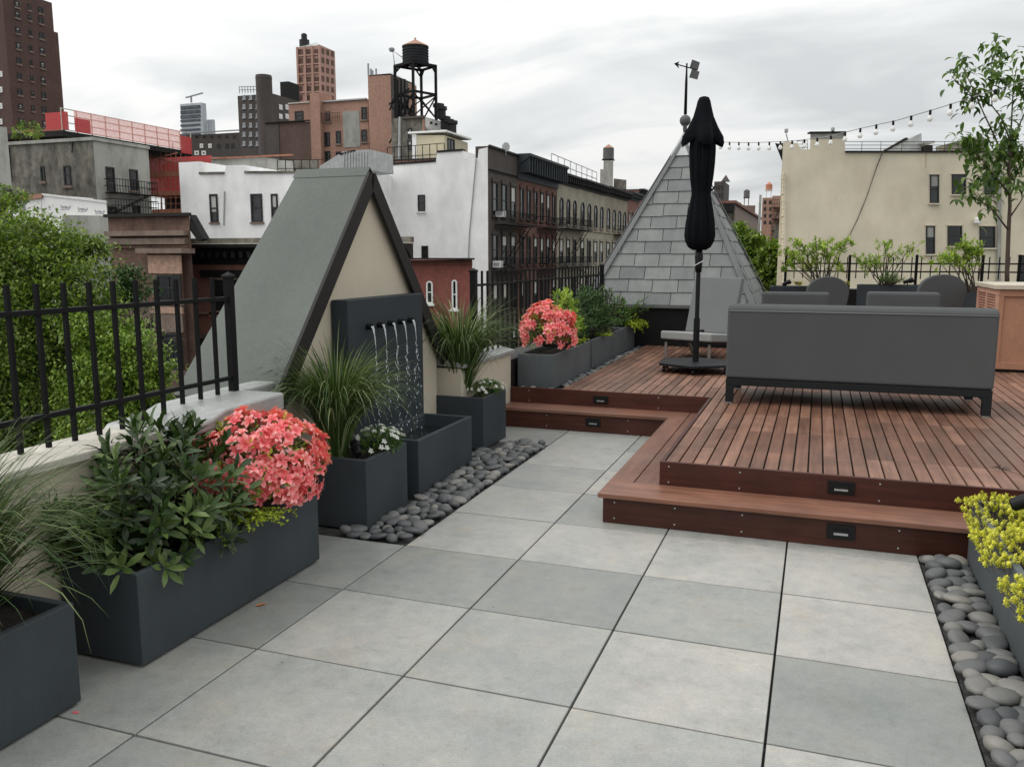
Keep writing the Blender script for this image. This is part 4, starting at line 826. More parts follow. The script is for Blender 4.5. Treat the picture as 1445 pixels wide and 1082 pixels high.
def candytuft(c, R_, label, nf, nl=380):
    th = thing('white_flowering_tuft', label, 'flowering plant', c, 'low plants with white flowers'); c = np.array(c, float); D, off = dome(nl, *R_, low=-.2, jit=.2); m = MB()
    D2 = unit(D + np.array([0, 0, .5]) + rng.normal(0, .3, D.shape)); Pn = np.repeat(c + off * .8, 4, 0); Dn = unit(np.repeat(D2, 4, 0) + rng.normal(0, .45, (nl * 4, 3))); m.blades(Pn, Dn, perp(Dn), .035, .0045, .4, 3, None, .2, rng.random(nl * 4)); finish(m, 'leaves', 'candy', th)
    Df, of = dome(nf, *R_, low=.05, jit=.05)
    for k in range(nf):
        m = MB(); tp = c + of[k] * 1.08; N = 9; ph = np.arange(N) * 2.4; a = perp(Df[k][None])[0]; b2 = np.cross(Df[k], a); rad = np.cos(ph)[:, None] * a + np.sin(ph)[:, None] * b2; q = np.linspace(.1, 1, N)[:, None]
        D = unit(rad * q + Df[k] * .6); m.blades(tp + rad * q * .005, D, unit(Df[k] - rad * .3), .013, .010, .4, 3, lambda t: np.array([.4, 1, .5]), .1, rng.random(N)); finish(m, 'flower', 'whitepetal', th)
candytuft((-.39, .46, .40), (.145, .19, .10), 'white flowering tuft at the front of the planter left of the basin', 40)
candytuft((-.51, 2.42, .41), (.14, .20, .09), 'white flowering tuft in the planter next to the deck steps', 28)
def spotlight(label, p, aim, s=1.0):
    th = thing('garden_spotlight', label, 'spotlight', p, 'black garden spotlights'); p = np.array(p, float); a = unit(aim)
    h = p + np.array([0, 0, .055 * s]); MB().tube([p - np.array([0, 0, .03]), h], .005 * s, 6).build('stake', 'blackpaint', th)
    o = MB().tube([h - a * .05 * s, h - a * .045 * s, h + a * .012 * s, h + a * .014 * s, h + a * .06 * s], [.016 * s, .022 * s, .022 * s, .029 * s, .029 * s], 18).build('lamp_head', 'blackpaint', th, smooth=False, bevel=.002)
    MB().tube([h + a * .0605 * s, h + a * .0625 * s], .024 * s, 16).build('lens', 'lead', o)
spotlight('black spotlight beside the white tuft, lower one, in the planter left of the basin', (-.42, .26, .355), (-.6, .7, .35), 1.0)
spotlight('black spotlight amid yellow sedum at the right edge', (2.80, .32, .355), (.75, -.2, .45), 1.35)
spotlight('small black spotlight on the short far planter', (*(fp1[1] + (fp1[2] - fp1[1]) * .35)[:2] + np.array([0, .08]), fp1[1][2] - .02), (1, 0, .5), 1.1)
spotlight('small black spotlight on the long far planter', (*(fp2[1] + (fp2[2] - fp2[1]) * .62)[:2] + np.array([0, .1]), fp2[1][2] - .02), (1, 0, .3), 1.2)
# deck planters
shrub('golden_shrub', 'yellow green shrub standing behind the smaller azalea', 'shrub', (-.46, 4.42, .55), 100, (.17, .36, .46), 0, 'gold', None, 9, .075, .022, low=.0, upb=.9, prof=lanc, jit=.25)
shrub('evergreen_shrub', 'dark leafy shrub in the middle deck planter', 'shrub', (-.45, 5.35, .55), 280, (.21, .54, .46), 0, 'treeleaf2', None, 9, .075, .014, prof=lanc, low=-.1, upb=.7, jit=.3)
shrub('evergreen_shrub', 'greyer upright shrub between the middle and last deck planter', 'shrub', (-.45, 6.1, .55), 120, (.17, .30, .46), 0, 'laurel', None, 8, .07, .013, prof=lanc, low=0, upb=1, jit=.3)
shrub('evergreen_shrub', 'green shrub with reddish leaves in the last deck planter', 'shrub', (-.43, 6.72, .55), 80, (.16, .24, .33), 0, 'candy', None, 7, .06, .02, prof=lanc, low=0, upb=.8, jit=.3)
shrub('purple_heuchera', 'small dark purple plant low in the middle deck planter', 'plant', (-.36, 5.75, .57), 22, (.1, .2, .10), 0, 'purple', None, 6, .05, .03, prof=lanc, low=0, upb=.6)
jn = thing('juniper', 'feathery juniper leaning toward the slate turret', 'juniper', (-.42, 6.98, .55))
m = MB(); st = MB()
for k in range(9):
    tip = np.array([-.42 + .06 * k * .8, 6.98 + random.uniform(-.12, .12), .98 - .05 * abs(k - 6)]) + np.array([random.uniform(-.03, .06), 0, random.uniform(-.08, .03)]); b0 = np.array([-.42, 6.98, .55]); mid = (b0 + tip) / 2 + np.array([-.03, 0, .07]); st.tube([b0, mid, tip], [.006, .004, .0015], 5)
    N = 150; tt = rng.random(N) ** .8; Pq = b0 * ((1 - tt) ** 2)[:, None] + mid * (2 * tt * (1 - tt))[:, None] + tip * (tt ** 2)[:, None]; D = unit(unit(tip - b0) * 1.0 + rng.normal(0, .55, (N, 3))); m.blades(Pq, D, perp(D), .06 * (1.2 - .6 * tt), .006, .3, 3, None, .1, rng.random(N))
st.build('stems', 'bark', jn, smooth=True); finish(m, 'needles', 'candy', jn)
# spindly shrubs at the far fence
def spindly(label, c, tips, n_in=7, L_=.055, w_=.02, mat='gold', per=5):
    n_in += 2; per += 3; L_ *= 1.1; w_ *= 1.15
    th = thing('spindly_shrub', label, 'shrub', c, 'spindly shrubs at the far fence'); c = np.array(c, float); st = MB(); T_, D_ = [], []
    for tp in tips:
        tp = np.array(tp); b0 = c + np.array([random.uniform(-.06, .06), random.uniform(-.05, .05), 0]); mid = b0 * .45 + tp * .55 + np.array([random.uniform(-.05, .05), 0, random.uniform(-.02, .06)]); st.tube([b0, mid, tp], [.009, .006, .003], 5)
        for _ in range(per):
            q = random.uniform(.0, .35); e_ = tp * (1 - q) + mid * q + rng.normal(0, .055, 3); st.tube([tp * (1 - q) + mid * q, e_], .002, 4); T_.append(e_); D_.append(unit(rng.normal(0, .4, 3) + np.array([0, 0, 1])))
    st.build('branches', 'bark', th, smooth=True); m = MB(); whorls(m, T_, D_, n_in, L_, w_, 4, lanc, (.3, 1.2), .5); finish(m, 'leaves', mat, th)
def tp(*q, D=11.6): return [at(x, y, D + random.uniform(-.15, .15)) for x, y in q]
bz1 = fp1[1][2] - .03
spindly('spindly yellow-green shrub spreading above the left round-backed chair', (*at(1160, 400, 11.6)[:2], bz1), tp((1102, 352), (1116, 335), (1112, 372), (1132, 343), (1140, 350), (1152, 345), (1158, 340), (1168, 347), (1176, 350), (1188, 345), (1150, 360), (1182, 372), (1143, 371), (1110, 358), (1120, 360), (1172, 360), (1195, 340)), 7, .06, .022)
spindly('spindly shrub with one tall stem in the long far planter', (*at(1250, 400, 11.6)[:2], bz1), tp((1248, 342), (1250, 348), (1222, 365), (1232, 360), (1240, 362), (1225, 374), (1265, 362), (1288, 352), (1286, 345), (1205, 360), (1237, 372), (1215, 372), (1255, 360)), 6, .05, .017, per=4)
spindly('spindly shrub between the long far planter and the cabinet', (*at(1372, 405, 10.8)[:2], bz1), tp((1338, 352), (1350, 360), (1362, 348), (1368, 352), (1374, 350), (1385, 348), (1330, 362), (1322, 366), (1345, 368), (1378, 356), (1356, 372), (1360, 345), D=10.8), 7, .06, .02)
shrub('low_tuft', 'low green mounded tuft in the long far planter', 'plant', tuple(at(1257, 401, 11.45)), 60, (.17, .12, .12), 0, 'candy', None, 7, .05, .007, prof=lanc, low=0)
for q, lb in ((1106, 'tiny yellow flowering clump in the short far planter'), (1193, 'tiny yellow flowering clump just right of the left round-backed chair')):
    p = at(q + 20 if q < 1150 else q, 402, 11.75); shrub('yellow_clump', lb, 'plant', tuple(p), 16, (.07, .05, .04), 0, 'yellow', None, 6, .025, .012, prof=lanc, low=0)
# young tree
yt = thing('young_tree', 'slender young tree with drooping leaves at the right edge', 'tree', tuple(onz(1421, 400, fp3[1][2] - .05)) if False else (*at(1422, 400, 11.0)[:2], fp3[1][2] - .05))
b0 = ORG[yt.name]; J = lambda x, y, d=11.0: at(x, y, d)
st = MB(); st.tube([b0, J(1421, 380), J(1423, 330), J(1425, 290), J(1424, 240), J(1426, 200)], [.030, .028, .025, .022, .018, .012], 9)
br_ = [[J(1424, 240), J(1400, 185, 10.9), J(1388, 160, 10.8), J(1375, 130, 10.7), J(1358, 95, 10.7)], [J(1426, 200), J(1412, 165, 11), J(1400, 150, 11), J(1398, 115, 11), J(1400, 75, 11)], [J(1426, 200), J(1428, 160, 11.1), J(1430, 120, 11.1), J(1435, 95, 11.1)], [J(1424, 230), J(1437, 180, 11.2), J(1450, 150, 11.2), J(1458, 110, 11.2)],
       [J(1423, 325), J(1400, 295, 10.8), J(1385, 285, 10.7), J(1372, 268, 10.7)], [J(1423, 310), J(1440, 285, 11.1), J(1452, 262, 11.1)], [J(1425, 275), J(1405, 250, 10.8), J(1385, 225, 10.7), J(1368, 205, 10.7)], [J(1424, 225), J(1445, 215, 11.3), J(1462, 225, 11.4)], [J(1400, 150, 11), J(1380, 140, 11), J(1352, 118, 10.9), J(1343, 108, 10.9)]]
for p in br_: st.tube(p, list(np.linspace(.012, .004, len(p))), 6)
st.build('trunk', 'bark', yt, smooth=True)
m = MB(); cl = []
for cxp, cyp, n_ in [(1396, 62, 5), (1408, 66, 5), (1362, 88, 5), (1352, 100, 4), (1347, 112, 5), (1372, 98, 4), (1400, 90, 7), (1412, 85, 5), (1408, 103, 8), (1418, 110, 7), (1380, 120, 6), (1372, 130, 6), (1390, 128, 5), (1378, 138, 6), (1440, 80, 5), (1438, 108, 7), (1446, 120, 6), (1432, 130, 5), (1445, 140, 6), (1405, 120, 5), (1362, 150, 3), (1418, 165, 3), (1440, 165, 4), (1366, 195, 9), (1372, 205, 8), (1385, 210, 7), (1380, 222, 9), (1395, 232, 9), (1410, 195, 8), (1420, 205, 9), (1400, 250, 7), (1412, 225, 10), (1425, 225, 10), (1438, 215, 8), (1440, 235, 7), (1418, 250, 6), (1435, 258, 4), (1375, 268, 6), (1388, 280, 5), (1365, 270, 4), (1382, 258, 5), (1445, 262, 5), (1398, 296, 3), (1430, 190, 5), (1405, 175, 3)]:
    dD = 11 + random.uniform(-.35, .35); c = at(cxp, cyp, dD)
    for _ in range(int(n_ * (3.0 if cyp < 185 else 4.6))): cl.append(c + rng.normal(0, .062 if cyp < 185 else .085, 3))
cl = np.array(cl); az = rng.random(len(cl)) * 2 * np.pi; D = unit(np.stack([np.cos(az), np.sin(az), rng.normal(-.15, .35, len(cl))], 1)); m.blades(cl, D, perp(D), rng.uniform(.11, .16, len(cl)), rng.uniform(.042, .058, len(cl)), rng.uniform(.5, 1.3, len(cl)), 5, lanc, .3, rng.random(len(cl)))
finish(m, 'crown', 'ytree', yt)
pe = thing('fallen_petal', 'small orange petal on the pavers beside the nearest planter', 'petal', (*onz(104, 1006, .002)[:2], .002))
m = MB(); m.blades(np.array([ORG[pe.name]] * 2), np.array([[.6, .8, .1], [-.5, .7, .1]]), np.array([[0, 0, 1.], [0, 0, 1.]]), .022, .014, .5, 4, None, .3, .5); finish(m, 'blade', 'coral', pe)
sp3 = thing('dried_sprig', 'dry brown sprig lying on the deck near its right front edge', 'twig', tuple(onz(1425, 668, Z + .004)))
m = MB(); o_ = ORG[sp3.name]; hd = o_ + np.array([-.035, .05, .012]); m.tube([o_ + np.array([.09, -.06, 0]), o_ + np.array([.03, -.01, .006]), hd], [.0014, .0018, .002], 5)
for k in range(9): a_ = k * .7; m.tube([hd, hd + np.array([.028 * math.cos(a_), .028 * math.sin(a_), .008 * (k % 3)]), hd + np.array([.045 * math.cos(a_ + .3), .045 * math.sin(a_ + .3), .004 * (k % 2)])], [.0016, .0022, .001], 5)
m.build('stem', 'bark', sp3, smooth=True)
lf = thing('fallen_leaf', 'single fallen orange leaf on the pavers beside the long planter', 'leaf', (*onz(360, 855, .002)[:2], .002))
m = MB(); m.blades(np.array([ORG[lf.name]]), np.array([[.6, .8, .1]]), np.array([[0, 0, 1.]]), .05, .022, .2, 5, lanc, .3, .5); MT['dead'] = plain('dead_leaf', (.45, .17, .06), .7, .2, 30); finish(m, 'blade', 'dead', lf)

# string lights
sg = thing('string_lights', 'string of clear bulbs strung from the turret finial to the right', 'string lights', tuple(at(982, 196, 12)))
def SL(t): 
    D = 12.3 - 5.5 * t; lat = (2.62 + (3.9 - 2.62) * t) / (12 - 5.2 * t) * D; x_ = 722.5 + FPX * lat / D
    xs = [975, 1017, 1057, 1090, 1126, 1167, 1212, 1267, 1330, 1364, 1405, 1460]; ys = [190, 200.6, 201.5, 200.6, 198.4, 193.4, 182, 169.7, 151, 140, 127, 110]
    return x_, float(np.interp(x_, xs, ys)), D
m = MB(); P = [at(*SL(t)) for t in np.linspace(-.02, 1.08, 60)]; m.tube(P, .004, 5); m.build('cord', 'lead', sg, smooth=True)
MT['bulb'] = NT('clear_bulb').m; _b = MT['bulb'].node_tree.nodes['Principled BSDF']; _b.inputs['Base Color'].default_value = (.92, .92, .9, 1); _b.inputs['Roughness'].default_value = .12; _b.inputs['Transmission Weight'].default_value = .45; _b.inputs['IOR'].default_value = 1.05
for k in range(1, 23):
    p = at(*SL(k / 22)); o = MB().tube([p + np.array([0, 0, .004]), p - np.array([0, 0, .038])], .011, 8).build('bulb_socket', 'iron', sg)
    MB().lathe([(.010, 0), (.016, -.012), (.023, -.026), (.023, -.038), (.016, -.050), (.003, -.056)], p - np.array([0, 0, .039]), 12).build('bulb', 'bulb', o, smooth=True)
#@@BG
# ================================================================== BACKGROUND BUILDINGS
def wpt(pl, x, y):
    return onx(x, y, pl[1]) if pl[0] == 'x' else ony(x, y, pl[1])
def yp(x, y, D): return ('y', at(x, y, D)[1])
def xp(x, y, D): return ('x', at(x, y, D)[0])
def rdir_(p): d = np.array([p[0] - CAM[0], p[1] - CAM[1], 0]); return d / np.linalg.norm(d)
def wall(name, mat, parent, pl, pts, depth, zb=GZ, z=None, skew=False):
    """front outline traced on a real vertical plane, extruded back by depth, standing on zb"""
    P = [wpt(pl, *p) for p in pts]
    if z is not None: P = [np.array([p[0], p[1], z]) for p in P]
    a, b_ = P[0].copy(), P[-1].copy(); a[2] = b_[2] = zb
    ev = rdir_(b_) * depth if skew else ((0, depth, 0) if pl[0] == 'y' else (-depth, 0, 0))
    return MB().prism([a] + P + [b_], ev).build(name, mat, parent)
def fbox(m, pl, u0, u1, z0, z1, d0, d1):   # box on a facade plane, d = distance in front of it
    return m.box(u0, u1, pl[1] - d1, pl[1] - d0, z0, z1) if pl[0] == 'y' else m.box(pl[1] + d0, pl[1] + d1, u0, u1, z0, z1)
def uz(pl, r):
    a = wpt(pl, r[0], r[1]); b_ = wpt(pl, r[2], r[3]); k = 0 if pl[0] == 'y' else 1
    u0, u1 = sorted((a[k], b_[k])); mx_ = wpt(pl, (r[0] + r[2]) / 2, r[1]); mn = wpt(pl, (r[0] + r[2]) / 2, r[3]); return u0, u1, mn[2], mx_[2]
def win(parent, pl, u0, u1, z0, z1, fr='winframe', ft=.07, mull=0, rail=True, blind=0, sill=None, lintel=None, paneM='glass', prd=.07, arch=False, st='stone'):
    m = MB(); t = ft
    if arch:
        r_ = (u1 - u0) / 2; zc1 = z1 - r_; uc = (u0 + u1) / 2; n = 9
        for k in range(n):
            a, b_ = math.pi * k / n, math.pi * (k + 1) / n; Q = [(math.cos(a) * r_, math.sin(a) * r_), (math.cos(b_) * r_, math.sin(b_) * r_), (math.cos(b_) * (r_ - t), math.sin(b_) * (r_ - t)), (math.cos(a) * (r_ - t), math.sin(a) * (r_ - t))]
            if pl[0] == 'y': m.prism([(uc + q[0], pl[1] - prd, zc1 + q[1]) for q in Q], (0, prd + .02, 0))
            else: m.prism([(pl[1] + prd, uc + q[0], zc1 + q[1]) for q in Q], (-prd - .02, 0, 0))
        pts = [(u0 + t * .5, z0 + .01)] + [(uc - math.cos(math.pi * k / 10) * (r_ - t * .5), zc1 + math.sin(math.pi * k / 10) * (r_ - t * .5)) for k in range(11)] + [(u1 - t * .5, z0 + .01)]
    else:
        zc1 = z1 - t; fbox(m, pl, u0, u1, zc1, z1, -.02, prd)
    fbox(m, pl, u0, u0 + t, z0, zc1, -.02, prd); fbox(m, pl, u1 - t, u1, z0, zc1, -.02, prd); fbox(m, pl, u0 + t, u1 - t, z0, z0 + t * .8, -.02, prd)
    if rail: fbox(m, pl, u0 + t, u1 - t, (z0 + z1) / 2 - t * .35, (z0 + z1) / 2 + t * .35, .012, prd * .8)
    for k in range(mull):
        q = u0 + (u1 - u0) * (k + 1) / (mull + 1); fbox(m, pl, q - t * .3, q + t * .3, z0 + t, z1 - t, .013, prd * .7)
    o = m.build('window', fr, parent)
    m = MB()
    if arch:
        if pl[0] == 'y': m.prism([(q[0], pl[1] - .012, q[1]) for q in pts], (0, .01, 0))
        else: m.prism([(pl[1] + .012, q[0], q[1]) for q in pts], (-.01, 0, 0))
    else: fbox(m, pl, u0 + t * .9, u1 - t * .9, z0 + t * .7, z1 - t * .9, -.005, .008)
    m.build('pane', paneM, o)
    if blind: m = MB(); fbox(m, pl, u0 + t, u1 - t, z1 - t - (z1 - z0) * blind, z1 - t, .009, .011); m.build('blind', 'blind', o)
    if sill: m = MB(); fbox(m, pl, u0 - .1, u1 + .1, z0 - sill, z0 - .004, -.02, prd + .08); m.build('sill', st, o)
    if lintel: m = MB(); fbox(m, pl, u0 - .12, u1 + .12, z1 + .004, z1 + lintel, -.02, prd + .05); m.build('lintel', st, o)
    return o
def wins(parent, pl, rects, **k):
    for r in rects: win(parent, pl, *uz(pl, r), **k)
def bld(name, label, cat, pl, px, py=350):
    p = wpt(pl, px, py); return thing(name, label, cat, (p[0], p[1], GZ))
def strip(name, mat, parent, pl, r, d, d0=-.02):
    u0, u1, z0, z1 = uz(pl, r); m = MB(); fbox(m, pl, u0, u1, z0, z1, d0, d); return m.build(name, mat, parent)
def fire_escape(pl, u0, u1, zs, label, d=1.1, ladder=True):
    c = (pl[1], (u0 + u1) / 2, zs[0]) if pl[0] == 'x' else ((u0 + u1) / 2, pl[1], zs[0])
    th = thing('fire_escape', label, 'fire escape', c, 'black iron fire escapes')
    for i, z_ in enumerate(zs):
        m = MB(); fbox(m, pl, u0, u1, z_ - .06, z_, .05, d)
        m.build('platform', 'iron', th); m = MB()
        for h in (.5, 1.0): fbox(m, pl, u0, u1, z_ + h - .025, z_ + h + .025, d - .05, d); fbox(m, pl, u0, u0 + .05, z_ + h - .025, z_ + h + .025, .02, d - .05); fbox(m, pl, u1 - .05, u1, z_ + h - .025, z_ + h + .025, .02, d - .05)
        n = int((u1 - u0) / .28)
        for k in range(n + 1): q = u0 + (u1 - u0 - .03) * k / n; fbox(m, pl, q, q + .03, z_, z_ + 1., d - .04, d - .01)
        m.build('railing', 'iron', th)
        if ladder and i + 1 < len(zs):
            m = MB(); za1, zb1 = zs[i + 1], z_; q0, q1 = u0 + .4, u1 - .5
            def pt(u, z1_, dd): return np.array([u, pl[1] - dd, z1_]) if pl[0] == 'y' else np.array([pl[1] + dd, u, z1_])
            for dd in (.35, .75): m.tube([pt(q0, za1, dd), pt(q1, zb1, dd)], .04, 4)
            for k in range(9): t_ = k / 8; m.tube([pt(q0 + (q1 - q0) * t_, za1 + (zb1 - za1) * t_, .35), pt(q0 + (q1 - q0) * t_, za1 + (zb1 - za1) * t_, .75)], .025, 4)
            m.build('ladder', 'iron', th)
    return th
def roof_rail(label, pts, h=1.0, mat='iron', r=.03, n=8):
    th = thing('roof_railing', label, 'railing', tuple(pts[0]), 'rooftop railings')
    m = MB()
    for a_, b_ in zip(pts[:-1], pts[1:]):
        a_, b_ = np.array(a_, float), np.array(b_, float)
        for q in ((h * .5, h) if h > .7 else (h * .34, h * .67, h)): m.tube([a_ + np.array([0, 0, q]), b_ + np.array([0, 0, q])], r, 4)
        for k in range(n + 1): c = a_ + (b_ - a_) * k / n; m.tube([c, c + np.array([0, 0, h])], r, 4)
    m.build('rails', mat, th); return th
def zat(pl, x, y): return wpt(pl, x, y)[2]

# --- white corner building and its row of facades
PW = yp(688, 208, 65); XF = ('x', at(688, 208, 65)[0])
wb = bld('apartment_building', 'whitewashed corner building with a narrow window and a charcoal brownstone front', 'building', PW, 620)
yf0, yf1 = PW[1], onx(729, 218, XF[1])[1]
wall('side_wall', 'whitewall', wb, PW, [(500, 236), (528.7, 235), (615, 228.5), (617, 215.5), (653, 213), (655, 223.5), (674, 223.5), (675.5, 211), (688, 208)], yf1 - yf0)
wins(wb, PW, [(589.8, 275, 600.2, 298.5)], fr='winframe', ft=.07, blind=0, sill=.12, st='white'); wins(wb, PW, [(595, 347, 604.5, 366)], fr='winframe')
MB().tube([wpt(PW, 672.5, 224) + np.array([0, -.08, 0]), wpt(PW, 669, 262) + np.array([0, -.08, 0]), wpt(PW, 663, 330) + np.array([0, -.08, 0]), wpt(PW, 661, 375) + np.array([0, -.08, 0])], .05, 5).build('cable', 'inkgrey', wb)
m = MB()
for a_, b_ in (((500, 236), (528.7, 235)), ((528.7, 235), (615, 228.5)), ((617, 215.5), (653, 213))):
    p, q = wpt(PW, *a_), wpt(PW, *b_); m.prism([p + np.array([0, -.08, 0]), q + np.array([0, -.08, 0]), q + np.array([0, -.08, .14]), p + np.array([0, -.08, .14])], (0, .6, 0))
m.build('coping', 'blacktar', wb)
ztop = 9.55
m = MB(); m.box(XF[1] - 1, XF[1] + .03, yf0 + .05, yf1, GZ, ztop + .05); m.build('front_wall', 'facbrown', wb)
zA1, zA0, zB1, zB0 = 7.05, 4.55, 3.1, .75
zC1, zC0 = -.7, -3.0; zD1, zD0 = -4.6, -7.0
def facade(parent, ya_, yb_, n, mat_fr='winframe', rows=((zA1, zA0), (zB1, zB0), (zC1, zC0), (zD1, zD0)), arch=(), st='stone', wr=.55, lint=.28, off=0.03):
    pl = ('x', XF[1] + off); w_ = (yb_ - ya_) / n
    for ri, (z1, z0) in enumerate(rows):
        for k in range(n):
            c = ya_ + w_ * (k + .5); ww = w_ * wr / 2
            win(parent, pl, c - ww, c + ww, z0, z1, fr=mat_fr, ft=.09, rail=True, sill=.16, lintel=None if ri in arch else lint, arch=ri in arch, st=st, prd=.09, blind=random.choice([0, 0, .3, .5]) )
facade(wb, yf0 + .3, yf1, 3, st='facbrown')
m = MB(); m.box(XF[1] + .035, XF[1] + .12, yf0 + .06, yf1, zA1 + .75, zA1 + .87).box(XF[1] + .035, XF[1] + .12, yf0 + .06, yf1, ztop - 1.7, ztop - 1.6).box(XF[1] + .031, XF[1] + .2, yf0 + .06, yf1, ztop + .0, ztop + .14); m.build('string_course', 'fascia', wb)
for (a_, b_) in ((699, 297), (695, 368)):
    p = onx(a_ + 2, b_ + 5, XF[1] + .1); t_ = thing('air_conditioner', 'white window air conditioner on the ' + ('upper' if b_ < 320 else 'lower') + ' charcoal brownstone floor', 'air conditioner', (XF[1] + .3, p[1], p[2] - .25), 'window air conditioners')
    MB().box(XF[1] + .12, XF[1] + .75, p[1] - .35, p[1] + .35, p[2] - .25, p[2] + .25).build('casing', 'white', t_, bevel=.02)
    m = MB()
    for k in range(5): m.box(XF[1] + .751, XF[1] + .77, p[1] - .28, p[1] + .28, p[2] - .19 + k * .085, p[2] - .15 + k * .085)
    m.box(XF[1] + .2, XF[1] + .7, p[1] - .365, p[1] - .351, p[2] - .15, p[2] + .15); m.build('grille', 'inkgrey', t_)
def row(x0, x1, mat, n, label, ctop, cmat, st='stone', arch=(), cz=.0, wr=.5, frm='winframe', cd=.7, ch=1.0, body=9.):
    ya_, yb_ = onx(x0, 250, XF[1])[1], onx(x1, 250, XF[1])[1]; t_ = thing('row_house', label, 'house', (XF[1], (ya_ + yb_) / 2, GZ), 'row of old facades across the street')
    MB().box(XF[1] - 14, XF[1] + .03, ya_ + .01, yb_ - .01, GZ, ctop - .2).build('wall', mat, t_); facade(t_, ya_ + .2, yb_ - .2, n, mat_fr=frm, st=st, arch=arch, wr=wr)
    m = MB(); pr = [(XF[1] + .031, ctop - ch), (XF[1] + .15, ctop - ch), (XF[1] + .2, ctop - ch * .45), (XF[1] + cd, ctop - .25), (XF[1] + cd + .08, ctop - .2), (XF[1] + cd + .08, ctop), (XF[1] + .031, ctop)]
    m.prism([(q[0], ya_ + .012, q[1]) for q in pr], (0, yb_ - ya_ - .024, 0)); c_ = m.build('cornice', cmat, t_)
    nb = max(3, int((yb_ - ya_) / .7)); m = MB()
    for k in range(nb + 1): q = ya_ + .1 + (yb_ - ya_ - .4) * k / nb; m.box(XF[1] + .2, XF[1] + cd - .02, q, q + .16, ctop - ch * .75, ctop - .27)
    m.build('bracket', cmat, c_)
    m = MB(); m.box(XF[1] - 14, XF[1] + .02, ya_ + .01, yb_ - .01, ctop - .19, ctop - .05); m.build('roof', 'blacktar', t_)
    m = MB(); m.box(XF[1] + .031, XF[1] + .14, ya_, yb_, zA0 - .45, zA0 - .3).box(XF[1] + .031, XF[1] + .14, ya_, yb_, zB0 - .45, zB0 - .3); m.build('string_course', st, t_)
    return t_
row(729, 786, 'facred', 6, 'rust brown row house with a deep dark blue cornice next to the white corner building', 9.75, 'darktrim', 'facred', ch=2.0, cd=1.1)
row(786, 816, 'facbeige', 3, 'beige row house with arched top windows, first after the rust brown one', 9.3, 'blacktrim', 'facbeige2', (0,))
row(816, 854, 'facbeige', 4, 'beige row house with arched top windows, second of the beige ones', 9.35, 'blacktrim', 'facbeige2', (0,))
row(854, 886, 'facbeige2', 4, 'tan row house with arched top windows, third of the pale ones', 9.45, 'blacktrim', 'facbeige2', (0,))
row(886, 902, 'brickred', 3, 'orange red brick row house near the slate turret edge', 9.75, 'darktrim', 'stone')
row(902, 914, 'brickred', 3, 'farthest brick row house just left of the slate turret', 10.6, 'blacktrim', 'stone')
row(1005, 1032, 'facbrown', 4, 'distant dark row house seen between turret and street trees', 8.5, 'blacktrim', 'stone') if False else None
ye = lambda px: onx(px, 300, XF[1])[1]
fire_escape(('x', XF[1] + .05), yf0 + 1.2, ye(740), (3.9, .3), 'fire escape on the charcoal brownstone front')
fire_escape(('x', XF[1] + .05), ye(757), ye(785), (3.9, .3), 'fire escape on the rust brown row house')
fire_escape(('x', XF[1] + .05), ye(788), ye(822), (4.1, .4, -3.3), 'fire escape on the first beige row house')
fire_escape(('x', XF[1] + .05), ye(866), ye(886), (4.1, .4), 'fire escape on the tan row house by the turret')
p = at(714, 216, 68); ds = thing('satellite_dish', 'small grey satellite dish on the charcoal brownstone roof edge', 'satellite dish', tuple(p))
MB().tube([p - np.array([0, 0, .2]), p + np.array([0, 0, .35])], .03, 6).build('mast', 'inkgrey', ds)
m = MB(); dc = p + np.array([0, 0, .45]); m.obox(dc, RT * .001, (0, 0, .001), FW * .001); q = [dc + RT * .3 * math.cos(a_) + np.array([0, 0, .36]) * math.sin(a_) for a_ in np.linspace(0, 2 * math.pi, 17)[:-1]]; m.prism(q, np.array([-.05, .08, 0])); m.build('dish', 'zinc', ds)
roof_rail('thin roof railing along the row of facades', [onx(778, 239, XF[1] - 3), onx(842, 262, XF[1] - 3)], 1.6, 'zinc', .05)

# --- left white building
PL = ('y', PW[1] - 3.); wl = bld('apartment_building', 'whitewashed building with crenellated parapet and four sash windows left of the dormer', 'building', PL, 300)
wall('wall', 'whitewall', wl, PL, [(252, 229.5), (281, 228), (281.5, 246), (317, 245.5), (319, 233.5), (343.6, 233), (345.5, 244.5), (447, 244.6), (526, 243)], 16)
wins(wl, PL, [(295.5, 274, 309, 314)], ft=.16, blind=.55, sill=.14); wins(wl, PL, [(353.5, 273.6, 371.5, 313.5)], ft=.14, blind=0, sill=.14); wins(wl, PL, [(382.3, 273.6, 393.4, 315)], ft=.14, blind=.38, sill=.14); wins(wl, PL, [(404.6, 272, 420, 313)], ft=.14, blind=.34, sill=.14)
m = MB()
for a_, b_ in (((281.5, 246), (317, 245.5)), ((345.5, 244.5), (447, 244.6))):
    p, q = wpt(PL, *a_), wpt(PL, *b_); m.prism([p + np.array([0, -.1, 0]), q + np.array([0, -.1, 0]), q + np.array([0, -.1, .16]), p + np.array([0, -.1, .16])], (0, .8, 0))
m.build('coping', 'greydark', wl)
MB().tube([wpt(PL, 317.5, 270) + np.array([0, -.07, 0]), wpt(PL, 316.5, 318) + np.array([0, -.07, 0])], .05, 5).build('drain_pipe', 'inkgrey', wl)
p = wpt(PL, 262, 228); q = wpt(PL, 520, 232)
roof_rail('long thin railing on the left whitewashed roof', [wpt(PL, 350, 244) + np.array([0, 4, 0]), wpt(PL, 446, 244) + np.array([0, 4, 0])], 1.4, 'iron', .035, 8)
roof_rail('railing along the right whitewashed roof by the skylight', [wpt(PW, 530, 234) + np.array([0, 2, 0]), wpt(PW, 612, 228) + np.array([0, 2, 0])], 1.6, 'iron', .035, 8)
